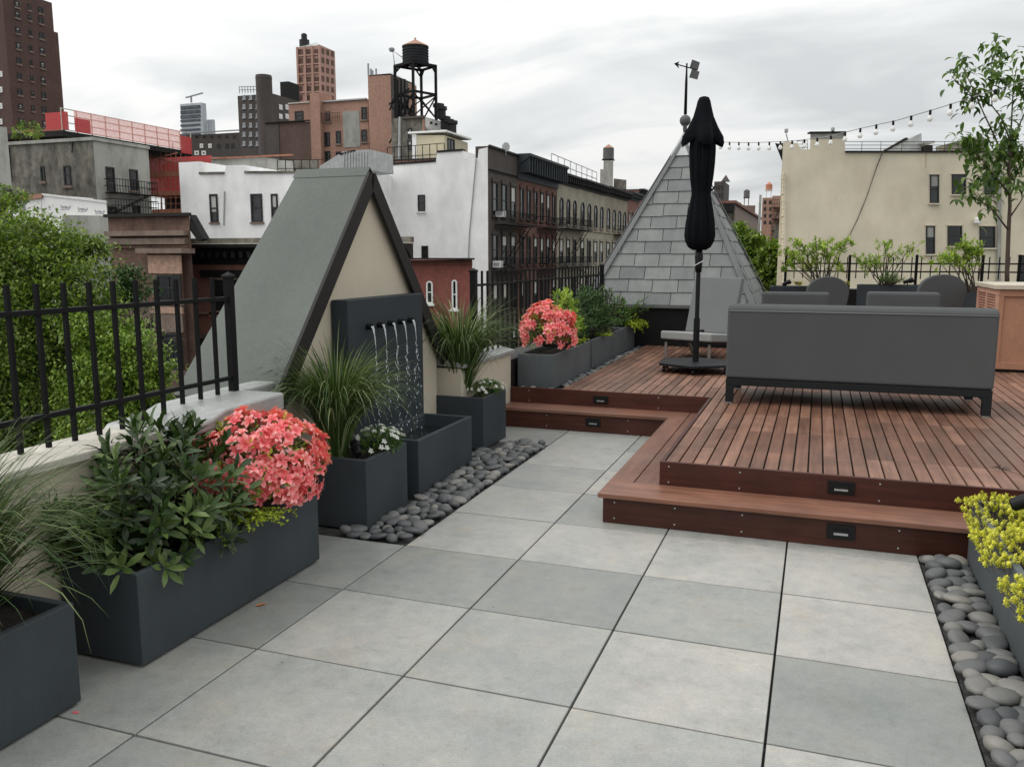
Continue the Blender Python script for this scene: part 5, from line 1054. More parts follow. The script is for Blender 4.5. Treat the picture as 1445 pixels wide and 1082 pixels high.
# roof sheds behind the white parapets
def block(name, label, cat, D, pts, depth, mat, zb=None, pl=None, group=None):
    pl = pl or yp(pts[0][0], pts[0][1], D); t_ = thing(name, label, cat, (wpt(pl, *pts[0])[0], wpt(pl, *pts[0])[1], GZ if zb is None else zb), group); wall('wall', mat, t_, pl, pts, depth, GZ if zb is None else zb, skew=name != 'penthouse'); return t_, pl
rs, pl = block('roof_shed', 'low grey rooftop shed with orange brown coping behind the left white parapet', 'shed', 78, [(298, 222), (372, 222), (414, 228), (414, 246)], 6, 'greyconc', 4)
strip('coping', 'clay', rs, pl, (298, 220.5, 414, 222.5), .2)
sk = thing('rooftop_skylight', 'silver corrugated slanted skylight on the white roof behind the dormer', 'skylight', tuple(at(490, 235, 62)))
pl = yp(490, 240, 62); m = MB()
A = [wpt(pl, *q) for q in ((452, 234), (484, 214), (521, 211), (523, 240), (448, 244))]; m.prism(A, (0, 3.5, 0)); m.build('body', 'zinc', sk)
m = MB(); m.prism([wpt(pl, *q) + np.array([0, -.05, 0]) for q in ((478, 217), (500, 211.5), (502, 213), (480, 219))], (0, 3.6, 0)); m.build('trim', 'blacktar', sk)
m = MB()
for k in range(9):
    a_ = wpt(pl, 486 + 4 * k, 214); b_ = wpt(pl, 486 + 4 * k, 240); m.tube([a_ + np.array([0, -.03, 0]), b_ + np.array([0, -.03, 0])], .035, 4)
m.build('ribs', 'zinc', sk)
rs, pl = block('roof_shed', 'grey rendered roof bulkhead between skylight and salmon building', 'shed', 80, [(408, 226), (450, 226), (450, 246)], 5, 'greydark', 4)
# pale yellow bulkhead
yb_, pl = block('penthouse', 'pale yellow rooftop penthouse with flat overhanging roof', 'penthouse', 76, [(582, 191), (627, 191)], 5.2, 'yellowr', 3)
x1_ = ('x', wpt(pl, 627, 191)[0]); wins(yb_, x1_, [(631, 196, 641, 213)], ft=.12, mull=1, rail=False); 
m = MB(); a = wpt(pl, 582, 190); b_ = wpt(pl, 627, 190); m.box(a[0] - .3, b_[0] + .3, a[1] - .3, a[1] + 5.4, a[2] + .05, a[2] + .2); m.build('roof_slab', 'white', yb_)
m = MB(); m.box(a[0] - .02, a[0] + .4, a[1] - .05, a[1] - .003, 3, a[2]); m.build('corner_trim', 'white', yb_)
# --- small red brick house
PR = yp(620, 366, 42); rb_ = bld('brick_house', 'bright red brick house with two arched white-framed windows', 'house', PR, 620, 400)
wall('wall', 'brickred2', rb_, PR, [(560, 367.5), (666.3, 366.5)], 7, skew=True)
strip('cornice', 'fascia', rb_, PR, (560, 364, 669.5, 366.6), .45); strip('molding', 'brickred', rb_, PR, (560, 369.5, 667, 370.7), .12); strip('molding', 'brickred', rb_, PR, (560, 372.2, 667, 373.2), .10)
for r_ in ((602, 396.5, 611.5, 428), (638, 394.8, 645.8, 436)): win(rb_, PR, *uz(PR, r_), fr='white', ft=.07, arch=True, sill=.12, st='white')
# --- building with black cornice
PB = yp(330, 345, 50); bb = bld('brick_building', 'red brick building with heavy black cornice below the white building', 'building', PB, 330)
wall('wall', 'brickred', bb, PB, [(262, 338), (582, 337)], 3.4, skew=True); strip('parapet', 'greydark', bb, PB, (268, 335.5, 584, 342.8), .35); strip('flashing', 'coping', bb, PB, (264, 343, 584, 344.6), .9)
m = MB(); a = wpt(PB, 266, 345); b_ = wpt(PB, 583, 345); z0_ = zat(PB, 300, 373); zt4 = a[2]
pr = [(0, z0_), (.12, z0_), (.2, z0_ + .35), (.7, zt4 - .35), (.95, zt4 - .2), (.95, zt4 - .01), (0, zt4 - .01)]; m.prism([(a[0], PB[1] - q[0] - .002, q[1]) for q in pr], (b_[0] - a[0], 0, 0)); co_ = m.build('cornice', 'blacktrim', bb)
m = MB(); k = a[0] + .3
while k < b_[0]: m.box(k, k + .22, PB[1] - .75, PB[1] - .3, zt4 - .78, zt4 - .42); k += .55
m.build('dentil', 'blacktrim', co_)
for r_ in ((296, 392, 347, 441), (402, 392, 440, 441)): win(bb, PB, *uz(PB, r_), fr='stone', ft=.12, mull=1, rail=False, sill=.3, st='brickred'); strip('lintel_band', 'blacktrim', bb, PB, (r_[0] - 11, 381, r_[2] + 8, 391), .2)
for r_ in ((283, 478, 335, 530),): win(bb, PB, *uz(PB, r_), fr='winframe', ft=.12, mull=1, lintel=.3, st='brickbay')
strip('string_course', 'stone', bb, PB, (266, 443, 520, 446), .15)
# --- bay building
PY = yp(210, 320, 48.5); by = bld('brick_building', 'weathered brown brick building with a projecting terracotta bay', 'building', PY, 210)
wall('wall', 'brickbay', by, PY, [(152, 306), (267.5, 303)], 6., skew=True)
strip('parapet_coping', 'fascia', by, PY, (150, 301.5, 270, 306), .25); strip('cornice', 'stone', by, PY, (155, 326, 267, 333), .45); strip('cornice', 'stone', by, PY, (157, 336.5, 266, 345), .3); strip('cornice', 'brickbay', by, PY, (157, 346, 266, 350), .16)
PYb = ('y', PY[1] - .6); u0, u1, z0_, z1_ = uz(PYb, (208, 357, 262, 700)); m = MB(); m.prism([(u0 - .55, PY[1], GZ), (u0, PY[1] - .6, GZ), (u1, PY[1] - .6, GZ), (u1 + .2, PY[1], GZ)], (0, 0, z1_ - GZ)); m.build('bay', 'brickbay', by)
strip('bay_cornice', 'stone', by, PYb, (198, 350.5, 263, 357.5), .4, -.7); strip('terracotta_panel', 'terracotta', by, PYb, (209, 360, 257, 386), .06); strip('terracotta_panel', 'stone', by, PYb, (213, 431, 259, 468), .06)
strip('ornament_band', 'terracotta', by, PYb, (213, 433, 259, 442), .12); 
for r_ in ((221, 388, 257, 425), (227, 470, 260, 522)): win(by, PYb, *uz(PYb, r_), fr='winframe', ft=.11, mull=1, rail=True, sill=.2)
m = MB(); p = wpt(PY, 268.3, 303); q = wpt(PY, 288, 337.5); m.prism([p, q, q - np.array([.45, 0, .1]), p - np.array([.1, 0, .8])], (0, .5, 0)); m.build('side_return', 'blacktar', by)
# white wrapped construction and grey wall on the left
wz, plw = block('roof_addition', 'boxy roof addition wrapped in white house wrap with grey printing', 'roof addition', 53, [(58, 273.5), (150, 285)], 5, 'tyvek', -3)
a = wpt(plw, 58, 273); b_ = wpt(plw, 12, 280); m = MB(); m.prism([wpt(plw, *q) + np.array([0, .003, 0]) for q in ((12, 282), (58, 274), (58, 310), (12, 310))], (0, 4, 0)); m.build('side_bay', 'tyvek', wz)
m = MB(); m.prism([wpt(plw, *q) + np.array([0, -.12, 0]) for q in ((10, 283), (14, 279), (60, 273.5), (62, 275.5), (60, 280), (12, 285))], (0, .1, 0)); m.build('orange_board', 'tankroof', wz)
m = MB(); m.prism([wpt(plw, *q) + np.array([0, -.06, 0]) for q in ((60, 273), (151, 283.5), (151, 286.5), (60, 276))], (0, .05, 0)); m.build('edge_trim', 'white', wz)
strip('grey_board', 'greyconc', wz, plw, (14, 286.5, 36, 297), .05)  # thin grey strip set on the white wrap, below the orange board
for q, t_ in ((69, 292), (86, 291.5), (110, 294.5), (134, 298)):      # printed marks: a word over a short line
    m = MB()
    for k in range(9 if q > 70 else 2):
        x_ = q + k * 1.55; y_ = t_ + .10 * k + (.9 if k % 3 == 1 else 0); hh = 2.1 if k % 4 else 3.6
        a = wpt(plw, x_, y_ + 1.5); b_ = wpt(plw, x_ + .95, y_ + 1.5 - hh); m.box(min(a[0], b_[0]), max(a[0], b_[0]), plw[1] - .012, plw[1] - .002, a[2], b_[2])
    a = wpt(plw, q, t_ + 3.6); b_ = wpt(plw, q + (12 if q > 70 else 2), t_ + 4.2); m.box(a[0], b_[0], plw[1] - .012, plw[1] - .002, b_[2], a[2]); m.build('printed_mark', 'inkgrey', wz)
gw, _ = block('party_wall', 'plain smooth grey party wall left of the bay building', 'wall', 52, [(88, 303.5), (152, 304.5)], 3.9, 'greyconc')
# --- grey building
PG = yp(130, 199, 66); gg = bld('rendered_building', 'weathered grey building with two faces below the orange netting', 'building', PG, 100); XG = ('x', wpt(PG, 130, 199)[0])
yend = onx(210, 230, XG[1])[1]; zt5 = wpt(PG, 130, 198.5)[2]; xl = wpt(PG, -60, 200)[0]
MB().box(xl, XG[1], PG[1], yend, GZ, zt5).build('wall', 'greydark', gg)
MB().box(XG[1] - .3, XG[1] + .05, PG[1] + .05, yend - .02, GZ, zt5 - .02).build('side_wall', 'greyconc', gg)
m = MB(); m.box(xl, XG[1] + .2, PG[1] - .15, PG[1] + .3, zt5 + .003, zt5 + .25).box(XG[1] - .3, XG[1] + .2, PG[1] + .3, yend, zt5 + .003, zt5 + .25); m.build('coping', 'greyconc', gg)
wins(gg, PG, [(57, 234.5, 64.5, 256), (89.5, 234, 101.5, 262)], ft=.12, sill=.2); wins(gg, PG, [(-5, 238, 12.5, 253)], ft=.1)
XG2 = ('x', XG[1] + .05); wins(gg, XG2, [(148.5, 236, 163, 271), (182, 239.5, 195.5, 269)], ft=.12, sill=.15); wins(gg, XG2, [(152, 291.5, 166, 310), (186, 290, 198, 303)], ft=.12)
MB().tube([wpt(PG, 104, 200) + np.array([0, -.1, 0]), wpt(PG, 103, 216) + np.array([0, -.1, 0])], .04, 4).build('cable', 'iron', gg)
MB().tube([wpt(PG, 13, 208) + np.array([0, -.1, 0]), wpt(PG, 16, 256) + np.array([0, -.1, 0])], .09, 4).build('drain_pipe', 'iron', gg)
u0, u1, _a, z1_ = uz(XG2, (148, 275, 211, 300)); fire_escape(XG2, u0, u1, (zat(XG2, 180, 274), zat(XG2, 180, 301)), 'fire escape on the light side of the weathered grey building', 1.0)
sh_, _ = block('roof_shed', 'low pale grey shed at the far left edge', 'shed', 60, [(-20, 178), (9.5, 179.5)], 4, 'greyconc', 6)
# --- construction with nets
XS = xp(97, 170, 80); con = bld('construction_platform', 'long scaffold platform with pale orange netting sloping above the grey building', 'scaffold', XS, 150)
p0, p1 = onx(88, 184, XS[1]), onx(270, 212, XS[1]); zs5 = p0[2]
MB().box(XS[1] - 9, XS[1], p0[1], p1[1], zs5 - .5, zs5).build('deck_slab', 'blacktar', con)
m = MB(); 
for k in range(11):
    c = p0 + (p1 - p0) * k / 10; m.tube([(XS[1], c[1], zs5), (XS[1], c[1], zs5 + 2.0)], .06, 5)
for h in (.1, .75, 1.4, 1.95): m.tube([(XS[1], p0[1], zs5 + h), (XS[1], p1[1], zs5 + h)], .05, 5)
for k in range(4): m.tube([(XS[1] - .5 - 2 * k, p1[1], zs5 - 8), (XS[1] - .5 - 2 * k, p1[1], zs5 + 1)], .08, 5); m.tube([(XS[1] - 8.5, p0[1] + 5 + 9 * k, zs5 - 8), (XS[1] - 8.5, p0[1] + 5 + 9 * k, zs5)], .12, 5)
m.build('scaffold_rails', 'coping', con)
ya1 = p0[1] + (p1[1] - p0[1]) * .08; yb1 = onx(254, 200, XS[1])[1]
MB().box(XS[1] + .06, XS[1] + .075, p0[1], ya1 * .5 + p0[1] * .5, zs5 + .1, zs5 + 1.7).build('netting', 'netred', con)
MB().box(XS[1] + .06, XS[1] + .075, ya1, yb1, zs5 + .05, zs5 + 1.95).build('netting', 'netpink', con)
MB().box(XS[1] + .08, XS[1] + .095, ya1, ya1 + 1.8, zs5 + .05, zs5 + 1.3).build('netting', 'netred', con)
MB().box(XS[1] + .06, XS[1] + .075, yb1 + .02, p1[1], zs5 - .3, zs5 + 1.5).build('netting', 'netred', con)
MB().box(XS[1] - 1.9, XS[1] + .05, p0[1] - .02, p0[1] - .005, zs5 + .1, zs5 + 1.6).build('netting', 'netred', con)
cs = thing('unfinished_building', 'unfinished building frame wrapped in red netting behind the white building', 'building', (*at(232, 300, 92)[:2], GZ)); plc = yp(232, 250, 92)
for y0_, y1_, mt_, dd in ((224, 243, 'netred', .0), (247, 271, 'netred', .0), (243, 247, 'clay', .1), (271, 274, 'clay', .1), (296, 302, 'clay', .1)):
    a = wpt(plc, 205, y0_); b_ = wpt(plc, 300, y1_); MB().box(a[0], b_[0], plc[1] - dd, plc[1] + (.02 if mt_ == 'netred' else 6), b_[2], a[2]).build('netting' if mt_ == 'netred' else 'floor_slab', mt_, cs)
a = wpt(plc, 205, 300); b_ = wpt(plc, 300, 300); MB().box(a[0], b_[0], plc[1] + 3, plc[1] + 9, GZ, zat(plc, 232, 226)).build('core', 'blacktar', cs)
m = MB()
for k in range(9): x_ = 208 + 7 * k; a = wpt(plc, x_, 306); b_ = wpt(plc, x_, 214 + (k % 3) * 3); m.tube([a + np.array([0, -.2, 0]), b_ + np.array([0, -.2, 0])], .035, 5)
for y_ in (228, 234, 240, 252, 258, 264, 280, 288): m.tube([wpt(plc, 206, y_) + np.array([0, -.25, 0]), wpt(plc, 298, y_ - 1) + np.array([0, -.25, 0])], .03, 4)
m.tube([wpt(plc, 208, 220), wpt(plc, 255, 232)], .08, 5); m.tube([wpt(plc, 208, 226), wpt(plc, 250, 216)], .08, 5); m.build('poles', 'clay', cs)
rdp = yp(60, 190, 84); rb2, _ = block('rusty_hoarding', 'rusty brown hoarding panels with steel posts in front of the brick tower', 'hoarding', 84, [(10, 193), (36, 184), (88, 181)], .3, 'clay', 6)
m = MB()
for k in range(10): a = wpt(rdp, 26 + 7 * k, 205); b_ = wpt(rdp, 26 + 7 * k, 184); m.tube([a + np.array([0, -.2, 0]), b_ + np.array([0, -.2, 0])], .07, 4)
for y_ in (187, 194): m.tube([wpt(rdp, 24, y_) + np.array([0, -.2, 0]), wpt(rdp, 88, y_) + np.array([0, -.2, 0])], .07, 4)
m.build('steel_posts', 'coping', rb2)
MB().tube([wpt(rdp, 72, 205), wpt(rdp, 72, 172)], .3, 5).build('mast', 'clay', rb2)
shrub('roof_shrub', 'small green roof shrub behind the grey parapet', 'shrub', tuple(at(40, 202, 70)), 60, (1.6, .8, 1.4), 0, 'treeleaf', None, 7, .3, .12, low=0, upb=.5)
# --- brick tower
PT = yp(12, 100, 160); XT = ('x', wpt(PT, 12, 100)[0]); tw_ = bld('brick_tower', 'tall dark brown brick tower at the left edge', 'tower', PT, 12); y2 = onx(80.5, 100, XT[1])[1]; y3 = onx(86, 100, XT[1])[1]; zc5 = onx(60, 0, XT[1])[2] - 6
MB().box(XT[1] - 16, XT[1], PT[1], y2, GZ, zc5 + 6).build('wall', 'brickdark', tw_)
MB().box(XT[1] - 10, XT[1] - .02, y2 + .01, y3, GZ, onx(80, 46, XT[1])[2]).build('wing', 'brickdark', tw_)
rows_ = [6, 21, 43, 65, 86, 108, 130, 151, 172]
for ry in rows_:
    for cx_, w_, h_, sl in ((27, 7.2, 9, 0), (44.5, 4.8, 8, .22), (60.5, 7.2, 9, .25)):
        yy = ry + (cx_ - 27) * (.27 - ry * .0010); r_ = (cx_ - w_ / 2 + (ry - 100) * .035, yy - h_ / 2, cx_ + w_ / 2 + (ry - 100) * .035, yy + h_ / 2)
        win(tw_, XT, *uz(XT, r_), fr='winframe', ft=.22, sill=.3, blind=random.choice([0, .35, .5]), prd=.1)
for ry in (105, 127, 150, 172): wins(tw_, PT, [(-4, ry - 4, 4, ry + 4)], fr='white', ft=.3, prd=.1)
# --- distant skyline
def tower(label, name, D, xl, xm, xr, ytop, mat, slope=True, zb=GZ, cat='tower'):
    pl = yp(xm, ytop, D); t_ = bld(name, label, cat, pl, (xl + xm) / 2); a = wpt(pl, xl, ytop); b_ = wpt(pl, xm, ytop); dep = max(2., onx(xr, ytop + 10, b_[0])[1] - pl[1]) if xr > xm else 8
    MB().box(a[0], b_[0], pl[1], pl[1] + dep, zb, b_[2]).build('wall', mat, t_); return t_, pl, ('x', b_[0]), (a[0], b_[0], pl[1], pl[1] + dep, b_[2])
st_, pl, xq, bx = tower('slim silver grey office tower with dark window bands', 'office_tower', 270, 254, 284.5, 291, 145, 'silver')
for k in range(8): y_ = 149.5 + k * 6.5; h_ = 4.5 if k < 3 else 2.6; strip('window_band', 'glassb', st_, pl, (255, y_, 283, y_ + h_), .25)
m = MB(); m.box(bx[1] + .05, bx[1] + 2.2, bx[2] + 3, bx[3], GZ, zat(pl, 284, 168)); m.build('side_annex', 'silver', st_)
m = MB(); p = wpt(pl, 270, 145); m.tube([p, p + np.array([0, 0, 2])], .3, 5); m.tube([p + np.array([-2, 0, 1.6]), p + np.array([4.5, 0, 2.6])], .25, 5); m.build('roof_crane', 'inkgrey', st_)
gb2, pl, xq, bx = tower('long low grey brown brick block under the dark housing slab', 'brick_block', 175, 262, 338, 339, 187, 'brickgrey')
for k in range(6): wins(gb2, pl, [(282 + 12 * k - 4 * (k > 3), 203, 287 + 12 * k - 4 * (k > 3), 209)], ft=.3, fr='white' if k < 2 else 'winframe', rail=False); wins(gb2, pl, [(276 + 10.5 * k, 191.5, 280 + 10.5 * k, 195)], ft=.2, rail=False)
for k in range(2): wins(gb2, pl, [(274.5 + 10 * k, 213, 281 + 10 * k, 219), ], ft=.3, fr='white', rail=False)
strip('roof_coping', 'inkgrey', gb2, pl, (262, 185.5, 338, 187), .3)
dg, pl, xq, bx = tower('dark grey brown housing slab with a round-topped chimney', 'housing_block', 150, 335, 384, 424, 132, 'brickgrey')
for i_ in range(6):
    for j_ in range(3): x_ = 344.5 + 9.4 * j_; y_ = 137 + i_ * 13; wins(dg, pl, [(x_ - 2.0, y_ - 2.6, x_ + 2.2, y_ + 3)], ft=.25, fr='inkgrey', rail=False, sill=.2, st='inkgrey')
for i_ in range(6):
    for j_ in range(2): x_ = 396 + 9 * j_; y_ = 151 + i_ * 13; r_ = (x_ - 2.4, y_ - 3, x_ + 2.4, y_ + 4); win(dg, xq, *uz(xq, r_), ft=.3, fr='white', rail=True)
c = (wpt(pl, 374.5, 120)); m = MB(); rad_ = abs(wpt(pl, 384, 120)[0] - wpt(pl, 365, 120)[0]) / 2; m.lathe([(rad_, GZ), (rad_, zat(pl, 374, 113)), (rad_ * 1.03, zat(pl, 374, 112.5)), (rad_ * .98, zat(pl, 374, 107.5)), (rad_ * .8, zat(pl, 374, 107))], (c[0], pl[1] - .4, 0), 20); m.build('chimney', 'brickgrey', dg)
roof_rail('white railing on the dark housing slab roof', [wpt(pl, 338, 132), wpt(pl, 362, 131.5)], 1.1, 'zinc', .08, 6)
bk, pl, xq, bx = tower('plain black box building behind the housing slab', 'black_block', 178, 395, 407, 422, 115, 'blacktar')
pk, pl, xq, bx = tower('tall pink precast tower with a grid of bronze windows', 'pink_tower', 210, 419.5, 451.5, 472.5, 64, 'pinkstone')
for i_ in range(6):
    for j_ in range(3): x_ = 424 + 11.5 * j_; y_ = 73.5 + i_ * 13.0; wins(pk, pl, [(x_ - 3.4, y_ - 3.8, x_ + 3.4, y_ + 3.8)], ft=.3, fr='brickbay', paneM='brownpane', mull=1)
    for j_ in range(3): x_ = 455.6 + 6.7 * j_; y_ = 72.5 + (j_) * 2.0 + i_ * (12.9 - .15 * j_); win(pk, xq, *uz(xq, (x_ - 1.9, y_ - 3.8, x_ + 1.9, y_ + 3.6)), ft=.35, fr='brickbay', paneM='brownpane')
m = MB()
for i_ in range(6): a = wpt(pl, 419.5, 79.8 + 13 * i_); m.box(bx[0], bx[1], pl[1] - .25, pl[1] - .003, a[2] - .15, a[2] + .15)
for j_ in range(4): a = wpt(pl, 419.8 + 10.4 * j_, 100); m.box(a[0], a[0] + .5, pl[1] - .35, pl[1] - .26, GZ, bx[4])
m.build('precast_grid', 'pinkstone', pk)
m = MB(); m.add([(bx[0], bx[2], bx[4]), (bx[1], bx[2], bx[4]), (bx[1], bx[3], bx[4]), (bx[0], bx[3], bx[4]), ((bx[0] + bx[1]) / 2, (bx[2] + bx[3]) / 2, bx[4] + 1.6)], [(0, 1, 4), (1, 2, 4), (2, 3, 4), (3, 0, 4)]); m.build('roof', 'zinc', pk)
p = wpt(pl, 423, 64); m = MB(); m.lathe([(1.2, 0), (1.2, 1.6), (.7, 1.7), (.7, 2.9), (.2, 3.2)], (p[0], p[1] + 2, p[2]), 12); m.build('roof_vent', 'winframe', pk)
# --- salmon building
PS = yp(470, 145, 108); sm = bld('brick_building', 'salmon pink brick apartment building with a tall square bulkhead', 'building', PS, 470)
wall('wall', 'bricksalmon', sm, PS, [(407, 147), (437, 144), (483, 142.5), (519, 140)], 12)
wall('pier', 'bricksalmon', sm, ('y', PS[1] - .8), [(437.5, 131.5), (450.5, 131)], 3)
wall('bulkhead', 'bricksalmon', sm, ('y', PS[1] - .3), [(519, 107.5), (551, 106)], 7)
wins(sm, PS, [(416, 157, 428.5, 170), (458.5, 158, 466.8, 172), (509.8, 151.5, 518.3, 169), (509.8, 183, 518.3, 200.5), (474, 185, 481.5, 203)], ft=.16, sill=.2); wins(sm, PS, [(452.5, 187, 466, 207), (454.6, 213.5, 466.5, 230), (474, 214, 481, 228)], ft=.16, mull=1)
strip('grey_patch', 'greyconc', sm, PS, (484, 157, 508.5, 208), .06)
strip('coping', 'coping', sm, PS, (407, 144.8, 437, 146.4), .15); strip('coping', 'zinc', sm, PS, (451, 141, 518, 143), .25)
xb_ = ('x', wpt(('y', PS[1] - .3), 551, 106)[0]); MB().box(xb_[1] - .5, xb_[1] + .04, PS[1] - .25, onx(576, 120, xb_[1])[1], GZ, zat(xb_, 552, 107)).build('side_wall', 'brickgrey', sm)
win(sm, xb_, *uz(xb_, (553, 180, 557, 194)), ft=.15)
m = MB(); a = wpt(('y', PS[1] - .3), 519, 107); b_ = wpt(('y', PS[1] - .3), 551, 106); m.add([(a[0], PS[1] - .4, a[2] + .02), (b_[0], PS[1] - .4, a[2] + .02), (b_[0], PS[1] + 6.6, a[2] + .02), (a[0], PS[1] + 6.6, a[2] + .02), ((a[0] + b_[0]) / 2, PS[1] + 3, a[2] + .9)], [(0, 1, 4), (1, 2, 4), (2, 3, 4), (3, 0, 4)]); m.build('bulkhead_roof', 'zinc', sm)
m = MB()
for q, h_ in ((520, 1.4), (523.5, .8), (526, .6), (531, .8)): p = wpt(PS, q, 107); m.tube([p, p + np.array([0, 0, h_])], .12, 5)
m.build('antennas', 'inkgrey', sm)
roof_rail('balcony railing on the salmon brick building', [wpt(PS, 451, 173) + np.array([0, -.6, 0]), wpt(PS, 483, 172) + np.array([0, -.6, 0])], 1., 'brickbay', .04, 10)
bb2, pl = block('brick_block', 'windowless dark brown brick block in front of the salmon building', 'building', 96, [(376, 174), (397, 172.5), (438, 172)], 7, 'brickbrown')
strip('side_edge', 'brickgrey', bb2, pl, (376, 175, 396.5, 250), .1); strip('coping', 'blacktrim', bb2, pl, (375, 171.5, 438, 173), .25)
g2b, pl = block('rendered_block', 'grey rendered block under the large water tank', 'building', 92, [(552, 168), (568, 166), (600, 164)], 9, 'greydark')
wins(g2b, pl, [(575.5, 181, 582, 196), (575, 198, 582, 212)], ft=.15, blind=.4); strip('brick_edge', 'bricksalmon', g2b, pl, (596, 164.5, 600, 200), .05); strip('cornice', 'brickgrey', g2b, pl, (568, 164.5, 600, 168), .3); MB().tube([wpt(pl, 566, 166) + np.array([0, -.3, 0]), wpt(pl, 565, 225) + np.array([0, -.3, 0])], .14, 6).build('flue', 'zinc', g2b)
wp, pl = block('rooftop_block', 'white rooftop plant room with vents right of the large water tank', 'plant room', 98, [(600, 165), (618, 170), (640, 178)], 5, 'white', 5)
m = MB()
for q, y_ in ((619, 150), (623, 154), (628, 168), (633, 172), (638, 174)): p = wpt(pl, q, y_ + 14); m.lathe([(.5, 0), (.5, .9), (.65, .95), (.65, 1.3), (.2, 1.4)], p, 10)
m.build('vents', 'winframe', wp)
wins(wp, pl, [(607, 172, 610, 175), (614, 174, 617, 177)], ft=.1)
# --- large water tank
D_ = 95; tc_ = at(586.5, 90, D_); wt = thing('water_tank', 'large dark wooden water tank with orange cone on a tall steel frame', 'water tank', (tc_[0], tc_[1], zat(yp(586, 165, D_), 586, 166)), 'rooftop water tanks')
plt_ = yp(586, 90, D_); Zt = lambda y_: zat(plt_, 586, y_); rr = 17.3 * D_ / FPX
m = MB(); m.lathe([(rr * 1.03, Zt(91.5)), (rr, Zt(90)), (rr * .985, Zt(66))], (tc_[0], tc_[1], 0), 28); 
for k in range(6): z_ = Zt(89 - 4 * k); m.lathe([(rr * 1.0, z_), (rr * 1.03, z_ + .02), (rr * 1.03, z_ + .10), (rr * 1.0, z_ + .12)], (tc_[0], tc_[1], 0), 28)
tk = m.build('tank', 'tank', wt, smooth=False)
m = MB(); m.lathe([(rr * 1.05, Zt(66.5)), (rr * 1.02, Zt(65.5)), (.12, Zt(56.5)), (.08, Zt(56)), (.1, Zt(54)), (.02, Zt(53.4))], (tc_[0], tc_[1], 0), 28); m.build('cone_roof', 'tankroof', wt)
rt45 = [np.array([tc_[0], tc_[1], 0]) + v for v in (-RT * 2.25, RT * 2.15, np.array([-_s, _c, 0]) * 2.2 + RT * .35, -np.array([-_s, _c, 0]) * 2.2 - RT * .05)]
zl0, zl1 = Zt(170), Zt(92)
for q in rt45: MB().tube([q + np.array([0, 0, zl0]), q + np.array([0, 0, zl1])], .17, 4).build('leg', 'iron', wt)
m = MB(); od = [rt45[0], rt45[3], rt45[1], rt45[2]]
for k in range(4):
    a, b_ = od[k], od[(k + 1) % 4]
    for y_ in (93.5, 134): m.tube([a + np.array([0, 0, Zt(y_)]), b_ + np.array([0, 0, Zt(y_)])], .16, 4)
    m.tube([a + np.array([0, 0, Zt(136)]), b_ + np.array([0, 0, Zt(168)])], .08, 4); m.tube([b_ + np.array([0, 0, Zt(136)]), a + np.array([0, 0, Zt(168)])], .08, 4)
    m.tube([a + np.array([0, 0, Zt(104)]), a * .8 + b_ * .2 + np.array([0, 0, Zt(94)])], .09, 4); m.tube([b_ + np.array([0, 0, Zt(104)]), b_ * .8 + a * .2 + np.array([0, 0, Zt(94)])], .09, 4)
m.tube([od[0] + np.array([0, 0, Zt(93)]), od[2] + np.array([0, 0, Zt(93)])], .15, 4); m.tube([od[1] + np.array([0, 0, Zt(93)]), od[3] + np.array([0, 0, Zt(93)])], .15, 4); m.build('bracing', 'iron', wt)
m = MB(); q = od[0]; m.tube([q + np.array([0, 0, Zt(92)]), q + RT * -.2 + np.array([0, 0, Zt(72)]), q + RT * .9 + np.array([0, 0, Zt(82)])], .06, 4); m.lathe([(.25, 0), (.35, .25), (.2, .4)], q + RT * -.3 + np.array([0, 0, Zt(73)]), 8); m.build('antenna', 'inkgrey', wt)
m = MB()
for k in range(26):
    a = at(558 + random.random() * 22, 128 + random.random() * 50, D_ - 2 + random.random() * 2); b_ = a + np.array([random.uniform(-1.5, 1.5), 0, random.uniform(-2, 2)]); m.tube([a, b_], .09, 4)
for q in (561, 566, 571): m.tube([at(q, 112, D_ - 2), at(q, 182, D_ - 2)], .12, 4)
m.build('pipework', 'iron', wt)
def small_tank(label, xc, D, yt, yp_, yb, r_, mat, roof, legb, mat2='iron'):
    c = at(xc, yb, D); pl = yp(xc, yb, D); t_ = thing('water_tank', label, 'water tank', (c[0], c[1], zat(pl, xc, legb)), 'rooftop water tanks'); R_ = r_ * D / FPX
    MB().lathe([(R_ * 1.02, zat(pl, xc, yb)), (R_, zat(pl, xc, yp_))], (c[0], c[1], 0), 20).build('tank', mat, t_); MB().lathe([(R_ * 1.04, zat(pl, xc, yp_) + .01), (.1, zat(pl, xc, yt))], (c[0], c[1], 0), 20).build('cone_roof', roof, t_)
    m = MB(); 
    for a_ in (-.7, .7):
        for b2 in (-.7, .7): m.tube([(c[0] + a_ * R_, c[1] + b2 * R_, zat(pl, xc, legb)), (c[0] + a_ * R_, c[1] + b2 * R_, zat(pl, xc, yb))], R_ * .09, 4)
    m.box(c[0] - R_, c[0] + R_, c[1] - R_, c[1] + R_, zat(pl, xc, yb) - R_ * .2, zat(pl, xc, yb) - .01); m.build('stand', mat2, t_); return t_
small_tank('small dark water tank on a pale tower above the beige row houses', 858.5, 150, 204, 209.5, 225, 7.4, 'tankgrey', 'tankroof', 226.5)
pb, pl = block('stair_tower', 'pale rooftop tower carrying the small dark water tank', 'tower', 149, [(851.8, 226.5), (865.5, 226.5)], 4, 'greyconc')
pb2, pl = block('rooftop_block', 'grey rooftop bulkhead in front of the pale tank tower', 'bulkhead', 140, [(847, 239), (865, 239)], 3, 'greyconc')
pb3, pl = block('rooftop_block', 'dark rooftop bulkhead right of the pale tank tower', 'bulkhead', 140, [(866, 252), (884, 254)], 3, 'greydark')
